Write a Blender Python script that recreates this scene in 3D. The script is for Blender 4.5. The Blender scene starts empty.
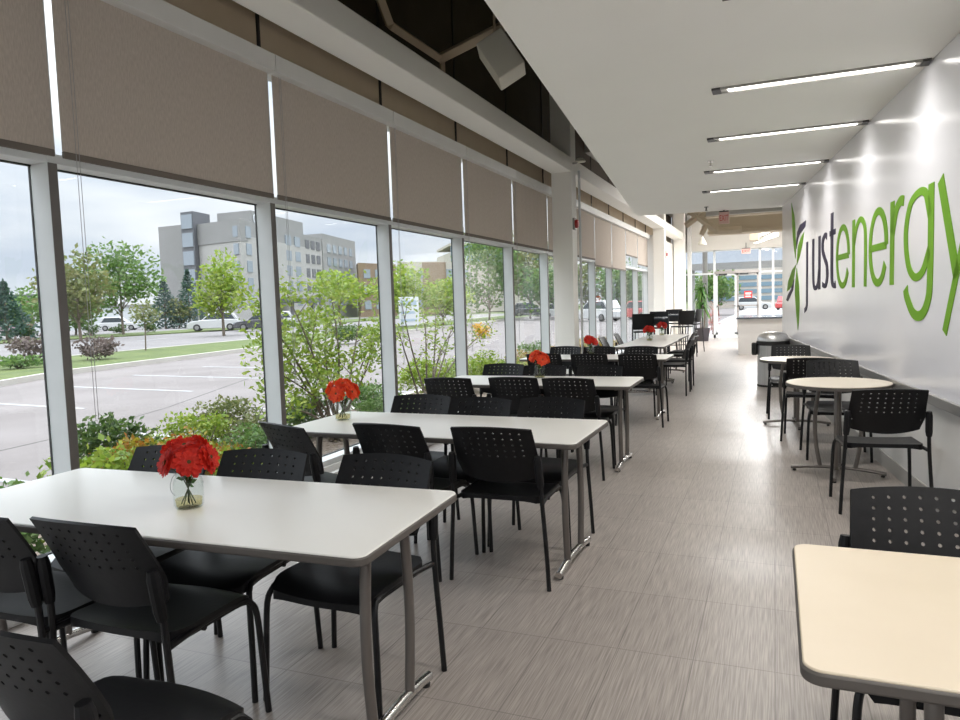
import bpy, math, random
from mathutils import Vector, Matrix
random.seed(7)
C = bpy.context.scene.collection
PI = math.pi
sin, cos, rad = math.sin, math.cos, math.radians

# ------------------------------------------------------------------ camera
sc = bpy.context.scene
cd = bpy.data.cameras.new('camera')
cam = bpy.data.objects.new('camera', cd)
C.objects.link(cam)
def _basis():
    F, cx, cy, s = 720., 480., 360., -0.032
    y = Vector((775 - cx, 295 - cy, F)).normalized()
    b = Vector((-1000 - cx, 295 + s * (-1775) - cy, F))
    n = Vector((775 - cx, 295 - cy, F)).cross(b).normalized()
    if n.y > 0: n = -n
    x = y.cross(n)
    return x, y, n
bx_, by_, bz_ = _basis()
R3 = Matrix((bx_, by_, bz_))
right = R3 @ Vector((1, 0, 0)); up = R3 @ Vector((0, -1, 0)); back = R3 @ Vector((0, 0, -1))
M = Matrix((right, up, back)).transposed().to_4x4()
M.translation = Vector((0, 0, 1.45))
cam.matrix_world = M
cd.sensor_width = 36; cd.lens = 27.0; cd.clip_start = 0.05; cd.clip_end = 1000
sc.camera = cam

# ------------------------------------------------------------------ world, exposure
w = bpy.data.worlds.new('overcast_sky'); sc.world = w; w.use_nodes = True
nt = w.node_tree; nt.nodes.clear()
o_ = nt.nodes.new('ShaderNodeOutputWorld'); bg = nt.nodes.new('ShaderNodeBackground')
tc = nt.nodes.new('ShaderNodeTexCoord'); mp = nt.nodes.new('ShaderNodeMapping')
mp.inputs['Scale'].default_value = (1.0, 1.0, 4.5)
nz = nt.nodes.new('ShaderNodeTexNoise'); nz.inputs['Scale'].default_value = 2.6; nz.inputs['Detail'].default_value = 6
cr = nt.nodes.new('ShaderNodeValToRGB')
cr.color_ramp.elements[0].position = 0.36; cr.color_ramp.elements[0].color = (0.60, 0.66, 0.78, 1)
cr.color_ramp.elements[1].position = 0.60; cr.color_ramp.elements[1].color = (0.93, 0.94, 0.99, 1)
nt.links.new(tc.outputs['Generated'], mp.inputs[0]); nt.links.new(mp.outputs[0], nz.inputs['Vector'])
nt.links.new(nz.outputs['Fac'], cr.inputs[0]); nt.links.new(cr.outputs[0], bg.inputs['Color'])
SKY_W = 0.40        # horizon strength; an overcast sky is several times brighter at the zenith
sx = nt.nodes.new('ShaderNodeSeparateXYZ'); nt.links.new(tc.outputs['Generated'], sx.inputs[0])
mx_ = nt.nodes.new('ShaderNodeMath'); mx_.operation = 'MAXIMUM'; mx_.inputs[1].default_value = 0.0
po_ = nt.nodes.new('ShaderNodeMath'); po_.operation = 'POWER'; po_.inputs[1].default_value = 2.4
ma_ = nt.nodes.new('ShaderNodeMath'); ma_.operation = 'MULTIPLY_ADD'; ma_.inputs[1].default_value = 8.5 * SKY_W; ma_.inputs[2].default_value = SKY_W
nt.links.new(sx.outputs[2], mx_.inputs[0]); nt.links.new(mx_.outputs[0], po_.inputs[0]); nt.links.new(po_.outputs[0], ma_.inputs[0]); nt.links.new(ma_.outputs[0], bg.inputs['Strength'])
nt.links.new(bg.outputs[0], o_.inputs[0])
vs = sc.view_settings
vs.view_transform = 'Standard'; vs.look = 'None'; vs.gamma = 1; vs.use_curve_mapping = False
vs.exposure = 1.53
SOFFIT_W = 3.0      # emission of the recessed strips
STRIP_W = 5.8      # watts of each recessed strip
FAR_W = 38.0       # watts of each entrance tube lamp and each added lobby fill lamp
SPOT_W = 0.20       # watts of the wall grazing spots

# ------------------------------------------------------------------ materials
def mat(name, col, rough=0.5, metal=0.0, spec=0.5, noise=None, scale=20, stretch=(1, 1, 1), bump=0.0, emis=None, estr=0, island=None, trans=0.0, coat=0.0):
    m = bpy.data.materials.new(name); m.use_nodes = True
    n = m.node_tree.nodes; L = m.node_tree.links
    p = n['Principled BSDF']
    p.inputs['Base Color'].default_value = (*col, 1); p.inputs['Roughness'].default_value = rough
    p.inputs['Metallic'].default_value = metal; p.inputs['Specular IOR Level'].default_value = spec
    if coat: p.inputs['Coat Weight'].default_value = coat; p.inputs['Coat Roughness'].default_value = 0.08
    if trans: p.inputs['Transmission Weight'].default_value = trans
    if emis: p.inputs['Emission Color'].default_value = (*emis, 1); p.inputs['Emission Strength'].default_value = estr
    if noise or bump:
        t = n.new('ShaderNodeTexCoord'); mpp = n.new('ShaderNodeMapping'); mpp.inputs['Scale'].default_value = stretch
        z = n.new('ShaderNodeTexNoise'); z.inputs['Scale'].default_value = scale; z.inputs['Detail'].default_value = 5
        L.new(t.outputs['Object'], mpp.inputs[0]); L.new(mpp.outputs[0], z.inputs['Vector'])
        if noise:
            r = n.new('ShaderNodeValToRGB')
            r.color_ramp.elements[0].position = 0.35; r.color_ramp.elements[0].color = (*col, 1)
            r.color_ramp.elements[1].position = 0.65; r.color_ramp.elements[1].color = (*noise, 1)
            L.new(z.outputs['Fac'], r.inputs[0]); L.new(r.outputs[0], p.inputs['Base Color'])
        if bump:
            b = n.new('ShaderNodeBump'); b.inputs['Strength'].default_value = bump; b.inputs['Distance'].default_value = 0.01
            L.new(z.outputs['Fac'], b.inputs['Height']); L.new(b.outputs[0], p.inputs['Normal'])
    if island:
        g = n.new('ShaderNodeNewGeometry'); r = n.new('ShaderNodeValToRGB')
        els = r.color_ramp.elements
        cols = [col] + list(island)
        els[0].color = (*cols[0], 1); els[1].color = (*cols[-1], 1)
        for i, c in enumerate(cols[1:-1]):
            e = els.new((i + 1) / (len(cols) - 1)); e.color = (*c, 1)
        L.new(g.outputs['Random Per Island'], r.inputs[0]); L.new(r.outputs[0], p.inputs['Base Color'])
        tr = n.new('ShaderNodeBsdfTranslucent'); mx = n.new('ShaderNodeMixShader'); mx.inputs[0].default_value = 0.4
        L.new(r.outputs[0], tr.inputs['Color']); L.new(p.outputs[0], mx.inputs[1]); L.new(tr.outputs[0], mx.inputs[2])
        L.new(mx.outputs[0], n['Material Output'].inputs['Surface'])
    return m

def floor_mat():
    m = bpy.data.materials.new('linear_grain_tile'); m.use_nodes = True
    n = m.node_tree.nodes; L = m.node_tree.links; p = n['Principled BSDF']
    t = n.new('ShaderNodeTexCoord')
    mpp = n.new('ShaderNodeMapping'); mpp.inputs['Location'].default_value = (10 * 0.305 + 0.0, 10 * 0.6 - 4.69 + 4.2, 0)
    L.new(t.outputs['Object'], mpp.inputs[0])
    br = n.new('ShaderNodeTexBrick'); br.offset = 0; br.squash = 1
    br.inputs['Scale'].default_value = 1; br.inputs['Mortar Size'].default_value = 0.0024
    br.inputs['Brick Width'].default_value = 0.305; br.inputs['Row Height'].default_value = 0.6
    br.inputs['Mortar Smooth'].default_value = 0.1; br.inputs['Bias'].default_value = 0
    br.inputs['Color1'].default_value = (0.325, 0.290, 0.265, 1); br.inputs['Color2'].default_value = (0.365, 0.328, 0.300, 1)
    br.inputs['Mortar'].default_value = (0.205, 0.182, 0.165, 1)
    L.new(mpp.outputs[0], br.inputs['Vector'])
    ms = n.new('ShaderNodeMapping'); ms.inputs['Scale'].default_value = (125, 3.0, 1)
    L.new(t.outputs['Object'], ms.inputs[0])
    z = n.new('ShaderNodeTexNoise'); z.inputs['Scale'].default_value = 1.6; z.inputs['Detail'].default_value = 4
    L.new(ms.outputs[0], z.inputs['Vector'])
    r = n.new('ShaderNodeValToRGB')
    r.color_ramp.elements[0].position = 0.34; r.color_ramp.elements[0].color = (0.70, 0.69, 0.68, 1)
    r.color_ramp.elements[1].position = 0.66; r.color_ramp.elements[1].color = (1.22, 1.21, 1.20, 1)
    L.new(z.outputs['Fac'], r.inputs[0])
    mx = n.new('ShaderNodeMix'); mx.data_type = 'RGBA'; mx.blend_type = 'MULTIPLY'; mx.inputs[0].default_value = 1
    L.new(br.outputs['Color'], mx.inputs[6]); L.new(r.outputs[0], mx.inputs[7])
    L.new(mx.outputs[2], p.inputs['Base Color'])
    p.inputs['Roughness'].default_value = 0.33; p.inputs['Specular IOR Level'].default_value = 0.6
    bp = n.new('ShaderNodeBump'); bp.inputs['Strength'].default_value = 0.12; bp.inputs['Distance'].default_value = 0.002
    L.new(z.outputs['Fac'], bp.inputs['Height']); L.new(bp.outputs[0], p.inputs['Normal'])
    return m

def glass_mat(name, tint=(0.95, 0.97, 0.96), refl=0.05):
    m = bpy.data.materials.new(name); m.use_nodes = True
    n = m.node_tree.nodes; L = m.node_tree.links; n.remove(n['Principled BSDF'])
    t = n.new('ShaderNodeBsdfTransparent'); t.inputs[0].default_value = (*tint, 1)
    g = n.new('ShaderNodeBsdfGlossy'); g.inputs['Roughness'].default_value = 0.02
    lw = n.new('ShaderNodeLayerWeight'); lw.inputs['Blend'].default_value = 0.5
    pw = n.new('ShaderNodeMath'); pw.operation = 'POWER'; pw.inputs[1].default_value = 4.5
    f = n.new('ShaderNodeMath'); f.operation = 'MULTIPLY_ADD'; f.inputs[1].default_value = 0.35; f.inputs[2].default_value = refl * 0.4
    L.new(lw.outputs['Facing'], pw.inputs[0]); L.new(pw.outputs[0], f.inputs[0])
    mx = n.new('ShaderNodeMixShader')
    L.new(f.outputs[0], mx.inputs[0]); L.new(t.outputs[0], mx.inputs[1]); L.new(g.outputs[0], mx.inputs[2])
    L.new(mx.outputs[0], n['Material Output'].inputs['Surface'])
    return m

def blind_mat():
    m = mat('woven_blind_fabric', (0.54, 0.475, 0.415), 0.85, noise=(0.66, 0.59, 0.52), scale=9, stretch=(1, 16, 3), spec=0.1)
    n = m.node_tree.nodes; L = m.node_tree.links; p = n['Principled BSDF']
    tr = n.new('ShaderNodeBsdfTranslucent'); tr.inputs['Color'].default_value = (0.55, 0.48, 0.41, 1)
    mx = n.new('ShaderNodeMixShader'); mx.inputs[0].default_value = 0.22
    L.new(p.outputs[0], mx.inputs[1]); L.new(tr.outputs[0], mx.inputs[2]); L.new(mx.outputs[0], n['Material Output'].inputs['Surface'])
    return m

m_floor = floor_mat()
m_white = mat('white_wall_paint', (0.70, 0.69, 0.67), 0.6, noise=(0.72, 0.71, 0.69), scale=3)
m_column = mat('cream_column_paint', (0.88, 0.855, 0.80), 0.55, noise=(0.89, 0.865, 0.81), scale=3)
m_soffit = mat('soffit_paint', (0.90, 0.895, 0.845), 0.75, noise=(0.91, 0.905, 0.855), scale=2)
m_beam = mat('beam_paint', (0.90, 0.88, 0.82), 0.6, noise=(0.91, 0.89, 0.83), scale=2)
m_board = mat('gloss_white_board', (0.82, 0.82, 0.87), 0.20, noise=(0.84, 0.84, 0.89), scale=1.5, spec=0.38)
m_brown = mat('dark_brown_deck', (0.055, 0.038, 0.021), 0.8, noise=(0.065, 0.046, 0.027), scale=4)
m_brown2 = mat('tan_upper_panel', (0.50, 0.40, 0.28), 0.7, noise=(0.52, 0.42, 0.30), scale=4)
m_dark = mat('dark_seam', (0.03, 0.025, 0.02), 0.7)
m_alu = mat('window_aluminium', (0.60, 0.62, 0.62), 0.45, noise=(0.63, 0.65, 0.65), scale=5)
m_faceshade = mat('backlit_face_shade', (0.13, 0.118, 0.108), 0.5, noise=(0.15, 0.137, 0.126), scale=5)  # mullion shade painted as a darker grey than the aluminium
m_gasket = mat('black_gasket', (0.02, 0.02, 0.02), 0.6)
m_valance = mat('valance_grey', (0.66, 0.65, 0.62), 0.5, noise=(0.68, 0.67, 0.64), scale=4)
m_blind = blind_mat()
m_hem = mat('blind_hem', (0.17, 0.145, 0.12), 0.8)
m_cord = mat('cord_grey', (0.35, 0.35, 0.35), 0.5)
m_pane = glass_mat('window_glass')
m_black = mat('black_plastic', (0.006, 0.006, 0.007), 0.46, noise=(0.008, 0.008, 0.009), spec=0.25, scale=60, bump=0.03)
m_tube = mat('black_steel_tube', (0.006, 0.006, 0.007), 0.38, spec=0.35)
m_top = mat('ivory_laminate', (0.86, 0.845, 0.795), 0.28, noise=(0.87, 0.855, 0.805), scale=5)
m_cream = mat('cream_laminate', (0.64, 0.545, 0.41), 0.35, noise=(0.66, 0.565, 0.43), scale=5)
m_edge = mat('taupe_edge_band', (0.10, 0.088, 0.078), 0.45)
m_leg = mat('taupe_painted_steel', (0.155, 0.138, 0.125), 0.32, metal=0.4)
m_chrome = mat('satin_chrome', (0.62, 0.60, 0.58), 0.22, metal=1.0)
m_glide = mat('black_glide', (0.015, 0.015, 0.015), 0.5)
m_jar = glass_mat('jar_glass', (0.955, 0.97, 0.96))
m_water = glass_mat('straw_coloured_water', (0.86, 0.80, 0.58))
m_stem = mat('flower_stem_green', (0.06, 0.09, 0.03), 0.6)
m_red = mat('red_petal', (0.62, 0.020, 0.010), 0.6, island=[(0.78, 0.035, 0.014), (0.48, 0.010, 0.008)])
m_orange = mat('orange_red_petal', (0.80, 0.06, 0.012), 0.6, island=[(0.90, 0.11, 0.02), (0.65, 0.03, 0.01)])
m_heart = mat('flower_heart', (0.10, 0.05, 0.01), 0.8)
m_wire = mat('wire', (0.4, 0.4, 0.4), 0.3, metal=1)
m_steel = mat('brushed_steel', (0.68, 0.67, 0.66), 0.34, metal=0.85, noise=(0.78, 0.77, 0.76), scale=6, stretch=(8, 8, 0.3))
m_lampdark = mat('lamp_end_cap', (0.03, 0.03, 0.03), 0.4)
m_lampgrey = mat('lamp_trim', (0.35, 0.34, 0.32), 0.4, metal=0.6)
m_lampinside = mat('lamp_reflector', (0.75, 0.74, 0.70), 0.4)
m_glow = mat('lamp_tube', (0.9, 0.9, 0.9), 0.5, emis=(1, 0.97, 0.92), estr=SOFFIT_W)
m_glow2 = mat('pendant_tube', (0.9, 0.9, 0.9), 0.5, emis=(1, 0.97, 0.92), estr=3)
m_green = mat('lime_green_vinyl', (0.16, 0.37, 0.020), 0.6, noise=(0.18, 0.40, 0.026), scale=3, spec=0.2)
m_violet = mat('dark_violet_vinyl', (0.040, 0.034, 0.066), 0.6, noise=(0.045, 0.038, 0.072), scale=3, spec=0.2)
m_rail = mat('grey_rail', (0.36, 0.355, 0.35), 0.35, metal=0.5)
m_grey = mat('grey_base', (0.40, 0.385, 0.36), 0.5)
m_beige = mat('beige_steel', (0.62, 0.52, 0.38), 0.6, noise=(0.64, 0.54, 0.40), scale=3)
m_farwhite = mat('far_ceiling_grey', (0.66, 0.635, 0.59), 0.7, noise=(0.68, 0.655, 0.61), scale=3)
m_exit = mat('exit_face', (0.72, 0.50, 0.45), 0.5)
m_redink = mat('red_ink', (0.55, 0.02, 0.02), 0.5)
m_alarm = mat('alarm_red', (0.35, 0.012, 0.012), 0.4)
m_box = mat('off_white_casing', (0.66, 0.63, 0.54), 0.5)
m_counter = mat('counter_front', (0.76, 0.735, 0.70), 0.5)
m_ctop = mat('counter_top', (0.10, 0.11, 0.13), 0.15)
m_doorframe = mat('bronze_grey_frame', (0.30, 0.28, 0.265), 0.4, metal=0.3)
m_pot = mat('dark_planter', (0.03, 0.025, 0.03), 0.5)
m_trunk = mat('bark', (0.11, 0.085, 0.065), 0.9, noise=(0.17, 0.135, 0.10), scale=12)
m_palm = mat('palm_leaf', (0.03, 0.09, 0.015), 0.5, island=[(0.06, 0.16, 0.03), (0.12, 0.22, 0.05)])
# outdoors
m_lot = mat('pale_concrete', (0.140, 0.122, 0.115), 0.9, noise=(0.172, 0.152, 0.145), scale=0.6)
m_lotfar = mat('overexposed_concrete', (0.30, 0.285, 0.275), 0.9, noise=(0.34, 0.325, 0.315), scale=0.6)  # lighter than the other lot: blown-out glare painted into the colour
m_road = mat('grey_asphalt', (0.14, 0.129, 0.126), 0.9, noise=(0.165, 0.152, 0.15), scale=0.4)
m_stripe = mat('white_road_paint', (0.30, 0.30, 0.30), 0.8)
m_joint = mat('concrete_crack', (0.05, 0.045, 0.04), 0.9)
m_curb = mat('curb_concrete', (0.422, 0.394, 0.354), 0.9, noise=(0.462, 0.435, 0.394), scale=2)
m_lawn = mat('lawn_green', (0.052, 0.078, 0.012), 0.9, noise=(0.085, 0.110, 0.022), scale=1.2)
m_mulch = mat('brown_mulch', (0.088, 0.061, 0.044), 0.95, noise=(0.245, 0.190, 0.150), scale=22, bump=0.6)
m_lime = mat('lime_leaf', (0.136, 0.231, 0.020), 0.55, island=[(0.231, 0.326, 0.034), (0.326, 0.381, 0.061)])
m_mid = mat('mid_green_leaf', (0.068, 0.143, 0.031), 0.6, island=[(0.116, 0.211, 0.048), (0.170, 0.245, 0.068)])
m_olive = mat('olive_leaf', (0.102, 0.129, 0.041), 0.6, island=[(0.163, 0.190, 0.061), (0.231, 0.224, 0.088)])
m_spruce = mat('spruce_needle', (0.031, 0.068, 0.051), 0.7, island=[(0.054, 0.102, 0.082), (0.082, 0.136, 0.102)])
m_fiery = mat('orange_yellow_leaf', (0.136, 0.190, 0.020), 0.6, island=[(0.326, 0.272, 0.027), (0.374, 0.136, 0.020), (0.231, 0.258, 0.034)])
m_yew = mat('yew_leaf', (0.034, 0.075, 0.017), 0.6, island=[(0.068, 0.122, 0.027), (0.109, 0.163, 0.034)])
m_purple = mat('purple_brown_leaf', (0.088, 0.061, 0.058), 0.7, island=[(0.136, 0.102, 0.088), (0.177, 0.136, 0.116)])
m_yflower = mat('yellow_bloom', (0.510, 0.286, 0.014), 0.6, island=[(0.578, 0.374, 0.034)])
m_rose = mat('pink_bloom', (0.510, 0.170, 0.150), 0.6, island=[(0.544, 0.272, 0.238)])
m_hotel = mat('grey_cladding', (0.224, 0.221, 0.214), 0.8, noise=(0.245, 0.241, 0.235), scale=0.3)  # grey lifted a little, distance haze painted into the colour
m_hotel2 = mat('light_stone_cladding', (0.340, 0.330, 0.313), 0.8, noise=(0.360, 0.350, 0.333), scale=0.3)  # stone tone lightened to carry painted distance haze
m_hotel3 = mat('dark_grey_bay', (0.109, 0.112, 0.122), 0.7)
m_hglass = mat('hotel_window_glass', (0.258, 0.292, 0.326), 0.25, spec=0.6)
m_brick = mat('tan_brick', (0.204, 0.143, 0.095), 0.85, noise=(0.231, 0.163, 0.109), scale=0.6)
m_stone = mat('pale_stone', (0.408, 0.374, 0.326), 0.8, noise=(0.435, 0.401, 0.354), scale=0.4)
m_blueglass = mat('bluish_curtain_glass', (0.150, 0.224, 0.272), 0.2)
m_carwhite = mat('white_car_paint', (0.50, 0.50, 0.50), 0.25, coat=0.5)
m_cargrey = mat('charcoal_car_paint', (0.06, 0.06, 0.07), 0.25, coat=0.5)
m_carred = mat('red_car_paint', (0.45, 0.05, 0.05), 0.25, coat=0.5)
m_carmauve = mat('mauve_car_paint', (0.35, 0.26, 0.29), 0.25, coat=0.5)
m_carglass = mat('car_glass', (0.05, 0.06, 0.07), 0.1)
m_tyre = mat('tyre', (0.02, 0.02, 0.02), 0.8)
m_signw = mat('sign_white', (0.52, 0.54, 0.55), 0.5)
m_signb = mat('sign_blue_grey', (0.30, 0.38, 0.45), 0.5)

# ------------------------------------------------------------------ mesh helpers
class MB:
    def __init__(s): s.v = []; s.f = []
    def box(s, x0, x1, y0, y1, z0, z1):
        b = len(s.v)
        s.v += [(x0, y0, z0), (x1, y0, z0), (x1, y1, z0), (x0, y1, z0), (x0, y0, z1), (x1, y0, z1), (x1, y1, z1), (x0, y1, z1)]
        s.f += [tuple(b + i for i in q) for q in ((0, 3, 2, 1), (4, 5, 6, 7), (0, 1, 5, 4), (1, 2, 6, 5), (2, 3, 7, 6), (3, 0, 4, 7))]
        return s
    def prism(s, poly, z0, z1):
        b = len(s.v); n = len(poly)
        s.v += [(p[0], p[1], z0) for p in poly] + [(p[0], p[1], z1) for p in poly]
        s.f.append(tuple(b + n - 1 - i for i in range(n))); s.f.append(tuple(b + n + i for i in range(n)))
        for i in range(n):
            j = (i + 1) % n; s.f.append((b + i, b + j, b + n + j, b + n + i))
        return s
    def prism_y(s, poly, y0, y1):     # poly in (x, z), extruded along y
        b = len(s.v); n = len(poly)
        s.v += [(p[0], y0, p[1]) for p in poly] + [(p[0], y1, p[1]) for p in poly]
        s.f.append(tuple(b + i for i in range(n))); s.f.append(tuple(b + n + n - 1 - i for i in range(n)))
        for i in range(n):
            j = (i + 1) % n; s.f.append((b + i, b + n + i, b + n + j, b + j))
        return s
    def tube(s, pts, r, n=8, squash=1.0):
        pts = [Vector(p) for p in pts]; b = len(s.v); k = len(pts)
        rs = r if isinstance(r, (list, tuple)) else [r] * k
        t0 = (pts[1] - pts[0]).normalized()
        a = t0.cross(Vector((0, 0, 1)))
        if a.length < 0.1: a = t0.cross(Vector((1, 0, 0)))
        a.normalize()
        for i in range(k):
            t = (pts[min(i + 1, k - 1)] - pts[max(i - 1, 0)]).normalized()
            a = (a - t * a.dot(t)).normalized(); c = t.cross(a)
            for j in range(n):
                th = 2 * PI * j / n
                s.v.append(tuple(pts[i] + a * (rs[i] * cos(th)) + c * (rs[i] * sin(th) * squash)))
        for i in range(k - 1):
            for j in range(n):
                q = (j + 1) % n
                s.f.append((b + i * n + j, b + i * n + q, b + (i + 1) * n + q, b + (i + 1) * n + j))
        s.f.append(tuple(b + n - 1 - j for j in range(n))); s.f.append(tuple(b + (k - 1) * n + j for j in range(n)))
        return s
    def lathe(s, prof, n=24, c=(0, 0, 0), cap=True):
        b = len(s.v); k = len(prof)
        for r, z in prof:
            for j in range(n):
                th = 2 * PI * j / n; s.v.append((c[0] + r * cos(th), c[1] + r * sin(th), c[2] + z))
        for i in range(k - 1):
            for j in range(n):
                q = (j + 1) % n
                s.f.append((b + i * n + j, b + i * n + q, b + (i + 1) * n + q, b + (i + 1) * n + j))
        if cap:
            s.f.append(tuple(b + n - 1 - j for j in range(n))); s.f.append(tuple(b + (k - 1) * n + j for j in range(n)))
        return s
    def poly(s, pts):
        b = len(s.v); s.v += [tuple(p) for p in pts]; s.f.append(tuple(range(b, b + len(pts)))); return s
    def leaf(s, p, size, wid=0.5, up=0.3):
        d = Vector((random.gauss(0, 1), random.gauss(0, 1), random.gauss(0, 1) * 0.6 + up)).normalized()
        q = Vector((random.gauss(0, 1), random.gauss(0, 1), random.gauss(0, 1))).cross(d).normalized()
        p = Vector(p); l = size * random.uniform(0.7, 1.25)
        b = len(s.v)
        s.v += [tuple(p), tuple(p + d * l * 0.5 + q * l * wid * 0.5), tuple(p + d * l), tuple(p + d * l * 0.5 - q * l * wid * 0.5)]
        s.f.append((b, b + 1, b + 2, b + 3)); return s

def obj(name, mb, m, parent=None, smooth=35, bevel=0, solid=0, weld=False, loc=None):
    me = bpy.data.meshes.new(name); me.from_pydata(mb.v, [], mb.f); me.update()
    if weld or smooth:
        import bmesh
        bm = bmesh.new(); bm.from_mesh(me)
        if weld: bmesh.ops.remove_doubles(bm, verts=bm.verts, dist=1e-5)
        if smooth and len(bm.faces) < 8000: bmesh.ops.recalc_face_normals(bm, faces=bm.faces)
        bm.to_mesh(me); bm.free()
    if smooth:
        me.polygons.foreach_set('use_smooth', [True] * len(me.polygons)); me.set_sharp_from_angle(angle=rad(smooth))
    me.materials.append(m)
    o = bpy.data.objects.new(name, me); C.objects.link(o)
    if parent: o.parent = parent
    if loc: o.location = loc
    if solid:
        k = o.modifiers.new('thickness', 'SOLIDIFY'); k.thickness = solid; k.offset = 0
        ev = o.evaluated_get(bpy.context.evaluated_depsgraph_get()); m2 = bpy.data.meshes.new_from_object(ev)
        o.modifiers.clear(); o.data = m2; m2.name = name
        if smooth:
            m2.polygons.foreach_set('use_smooth', [True] * len(m2.polygons)); m2.set_sharp_from_angle(angle=rad(smooth))
    if bevel:
        k = o.modifiers.new('bevel', 'BEVEL'); k.width = bevel; k.segments = 2; k.limit_method = 'ANGLE'; k.angle_limit = rad(40)
    return o
def tag(o, label=None, cat=None, group=None, kind=None):
    if label: o['label'] = label
    if cat: o['category'] = cat
    if group: o['group'] = group
    if kind: o['kind'] = kind
    return o
def thing(name, label, cat, loc=(0, 0, 0), rotz=0, group=None, kind=None):
    o = bpy.data.objects.new(name, None); C.objects.link(o)
    o.empty_display_size = 0.1
    o.location = loc; o.rotation_euler = (0, 0, rotz)
    return tag(o, label, cat, group, kind)
def struct(name, mb, m, parent=None, **k):
    o = obj(name, mb, m, parent, **k)
    if not parent: o['kind'] = 'structure'
    return o
KIDS = {}
def kids(o): return [c for c in bpy.data.objects if c.parent is o]
def copy_tree(o, parent=None):
    c = o.copy(); C.objects.link(c)
    if parent: c.parent = parent
    for ch in kids(o): copy_tree(ch, c)
    return c
def dup(o, loc, rotz, label, group=None, cat=None):
    c = copy_tree(o); c.location = loc; c.rotation_euler = (0, 0, rotz)
    return tag(c, label, cat, group)
def to_mesh(fo):
    me = bpy.data.meshes.new_from_object(fo.evaluated_get(bpy.context.evaluated_depsgraph_get()))
    o = bpy.data.objects.new(fo.name, me); C.objects.link(o); o.parent = fo.parent
    o.location = fo.location; o.rotation_euler = fo.rotation_euler; o.scale = fo.scale
    nm = fo.name; bpy.data.objects.remove(fo); o.name = nm
    return o
def rrect(x0, x1, y0, y1, r, n=6):
    out = []
    for cx, cy, a0 in ((x1 - r, y0 + r, -90), (x1 - r, y1 - r, 0), (x0 + r, y1 - r, 90), (x0 + r, y0 + r, 180)):
        for i in range(n + 1):
            a = rad(a0 + 90 * i / n); out.append((cx + r * cos(a), cy + r * sin(a)))
    return out
def smoothpath(pts, k=4):                 # Catmull-Rom through the points
    P = [Vector(p) for p in pts]; out = []
    for i in range(len(P) - 1):
        a = P[max(i - 1, 0)]; b = P[i]; c = P[i + 1]; d = P[min(i + 2, len(P) - 1)]
        for j in range(k):
            t = j / k
            out.append(0.5 * ((2 * b) + (c - a) * t + (2 * a - 5 * b + 4 * c - d) * t * t + (3 * b - a - 3 * c + d) * t ** 3))
    out.append(P[-1]); return out

# ------------------------------------------------------------------ room shell
struct('floor', MB().box(-3.62, 2.6, -4.7, 26.95, -0.15, 0), m_floor)
def wx(y): return 1.56 - 0.1064 * y        # the white board wall runs slightly askew
YE = 13.46
struct('wall_right', MB().prism([(wx(-4.6), -4.6), (wx(-4.6) + .14, -4.6), (wx(YE) + .14, YE), (wx(YE), YE)], 0, 3.25), m_white)
board = MB().prism([(wx(-4.5) - .012, -4.5), (wx(-4.5), -4.5), (wx(YE), YE), (wx(YE) - .012, YE)], 0.765, 2.948)
struct('trim_1', board, m_board)
struct('trim_2', MB().prism([(wx(-4.5) - .035, -4.5), (wx(-4.5), -4.5), (wx(YE), YE), (wx(YE) - .035, YE)], 0.70, 0.765), m_rail, bevel=.004)
struct('baseboard_right', MB().prism([(wx(-4.5) - .012, -4.5), (wx(-4.5), -4.5), (wx(YE), YE), (wx(YE) - .012, YE)], 0, 0.115), m_grey)
struct('wall_right_far', MB().box(2.4, 2.55, 12.0, 26.9, 0, 4.5), m_white)
bw = thing('window_30', None, None, kind='structure')  # unseen glazing behind the camera, added to let in fill daylight
bf = MB()
for x in (-3.55, -2.3, -1.05, .2, 1.45, 2.55): bf.box(x - .03, x + .03, -4.74, -4.62, 0, 4.25)
for z in (0, 2.6, 4.2): bf.box(-3.55, 2.55, -4.74, -4.62, z, z + .06)
obj('frame', bf, m_doorframe, bw, smooth=0)  # frame of the added unseen back glazing
obj('pane', MB().box(-3.5, 2.5, -4.683, -4.677, .06, 4.2), m_pane, bw, smooth=0)  # pane of the added unseen back glazing
struct('wall_back', MB().box(-3.6, 2.6, -4.75, -4.62, 4.2, 5.75), m_brown)

# dropped soffit over the aisle
struct('ceiling', MB().prism([(-0.52, -4.6), (2.2, -4.6), (wx(13.6) + .14, 13.6), (-2.32, 13.25)], 2.95, 3.25), m_soffit)
struct('roof', MB().box(-3.62, 2.6, -4.7, 14.2, 5.75, 5.9), m_brown)
struct('ceiling_far', MB().box(-3.62, 2.6, 14.2, 26.95, 4.35, 4.5), m_farwhite)
struct('wall_step', MB().box(-3.62, 2.6, 14.1, 14.2, 4.35, 5.75), m_farwhite)
struct('wall_far', MB().box(-3.4, 2.4, 26.6, 26.9, 3.08, 4.35), m_farwhite)

struct('wall_right_top', MB().box(2.4, 2.55, -4.7, 14.2, 3.2, 5.8), m_brown)
struct('wall_right_back', MB().box(2.06, 2.55, -4.7, -4.55, 0, 5.8), m_white)
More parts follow.
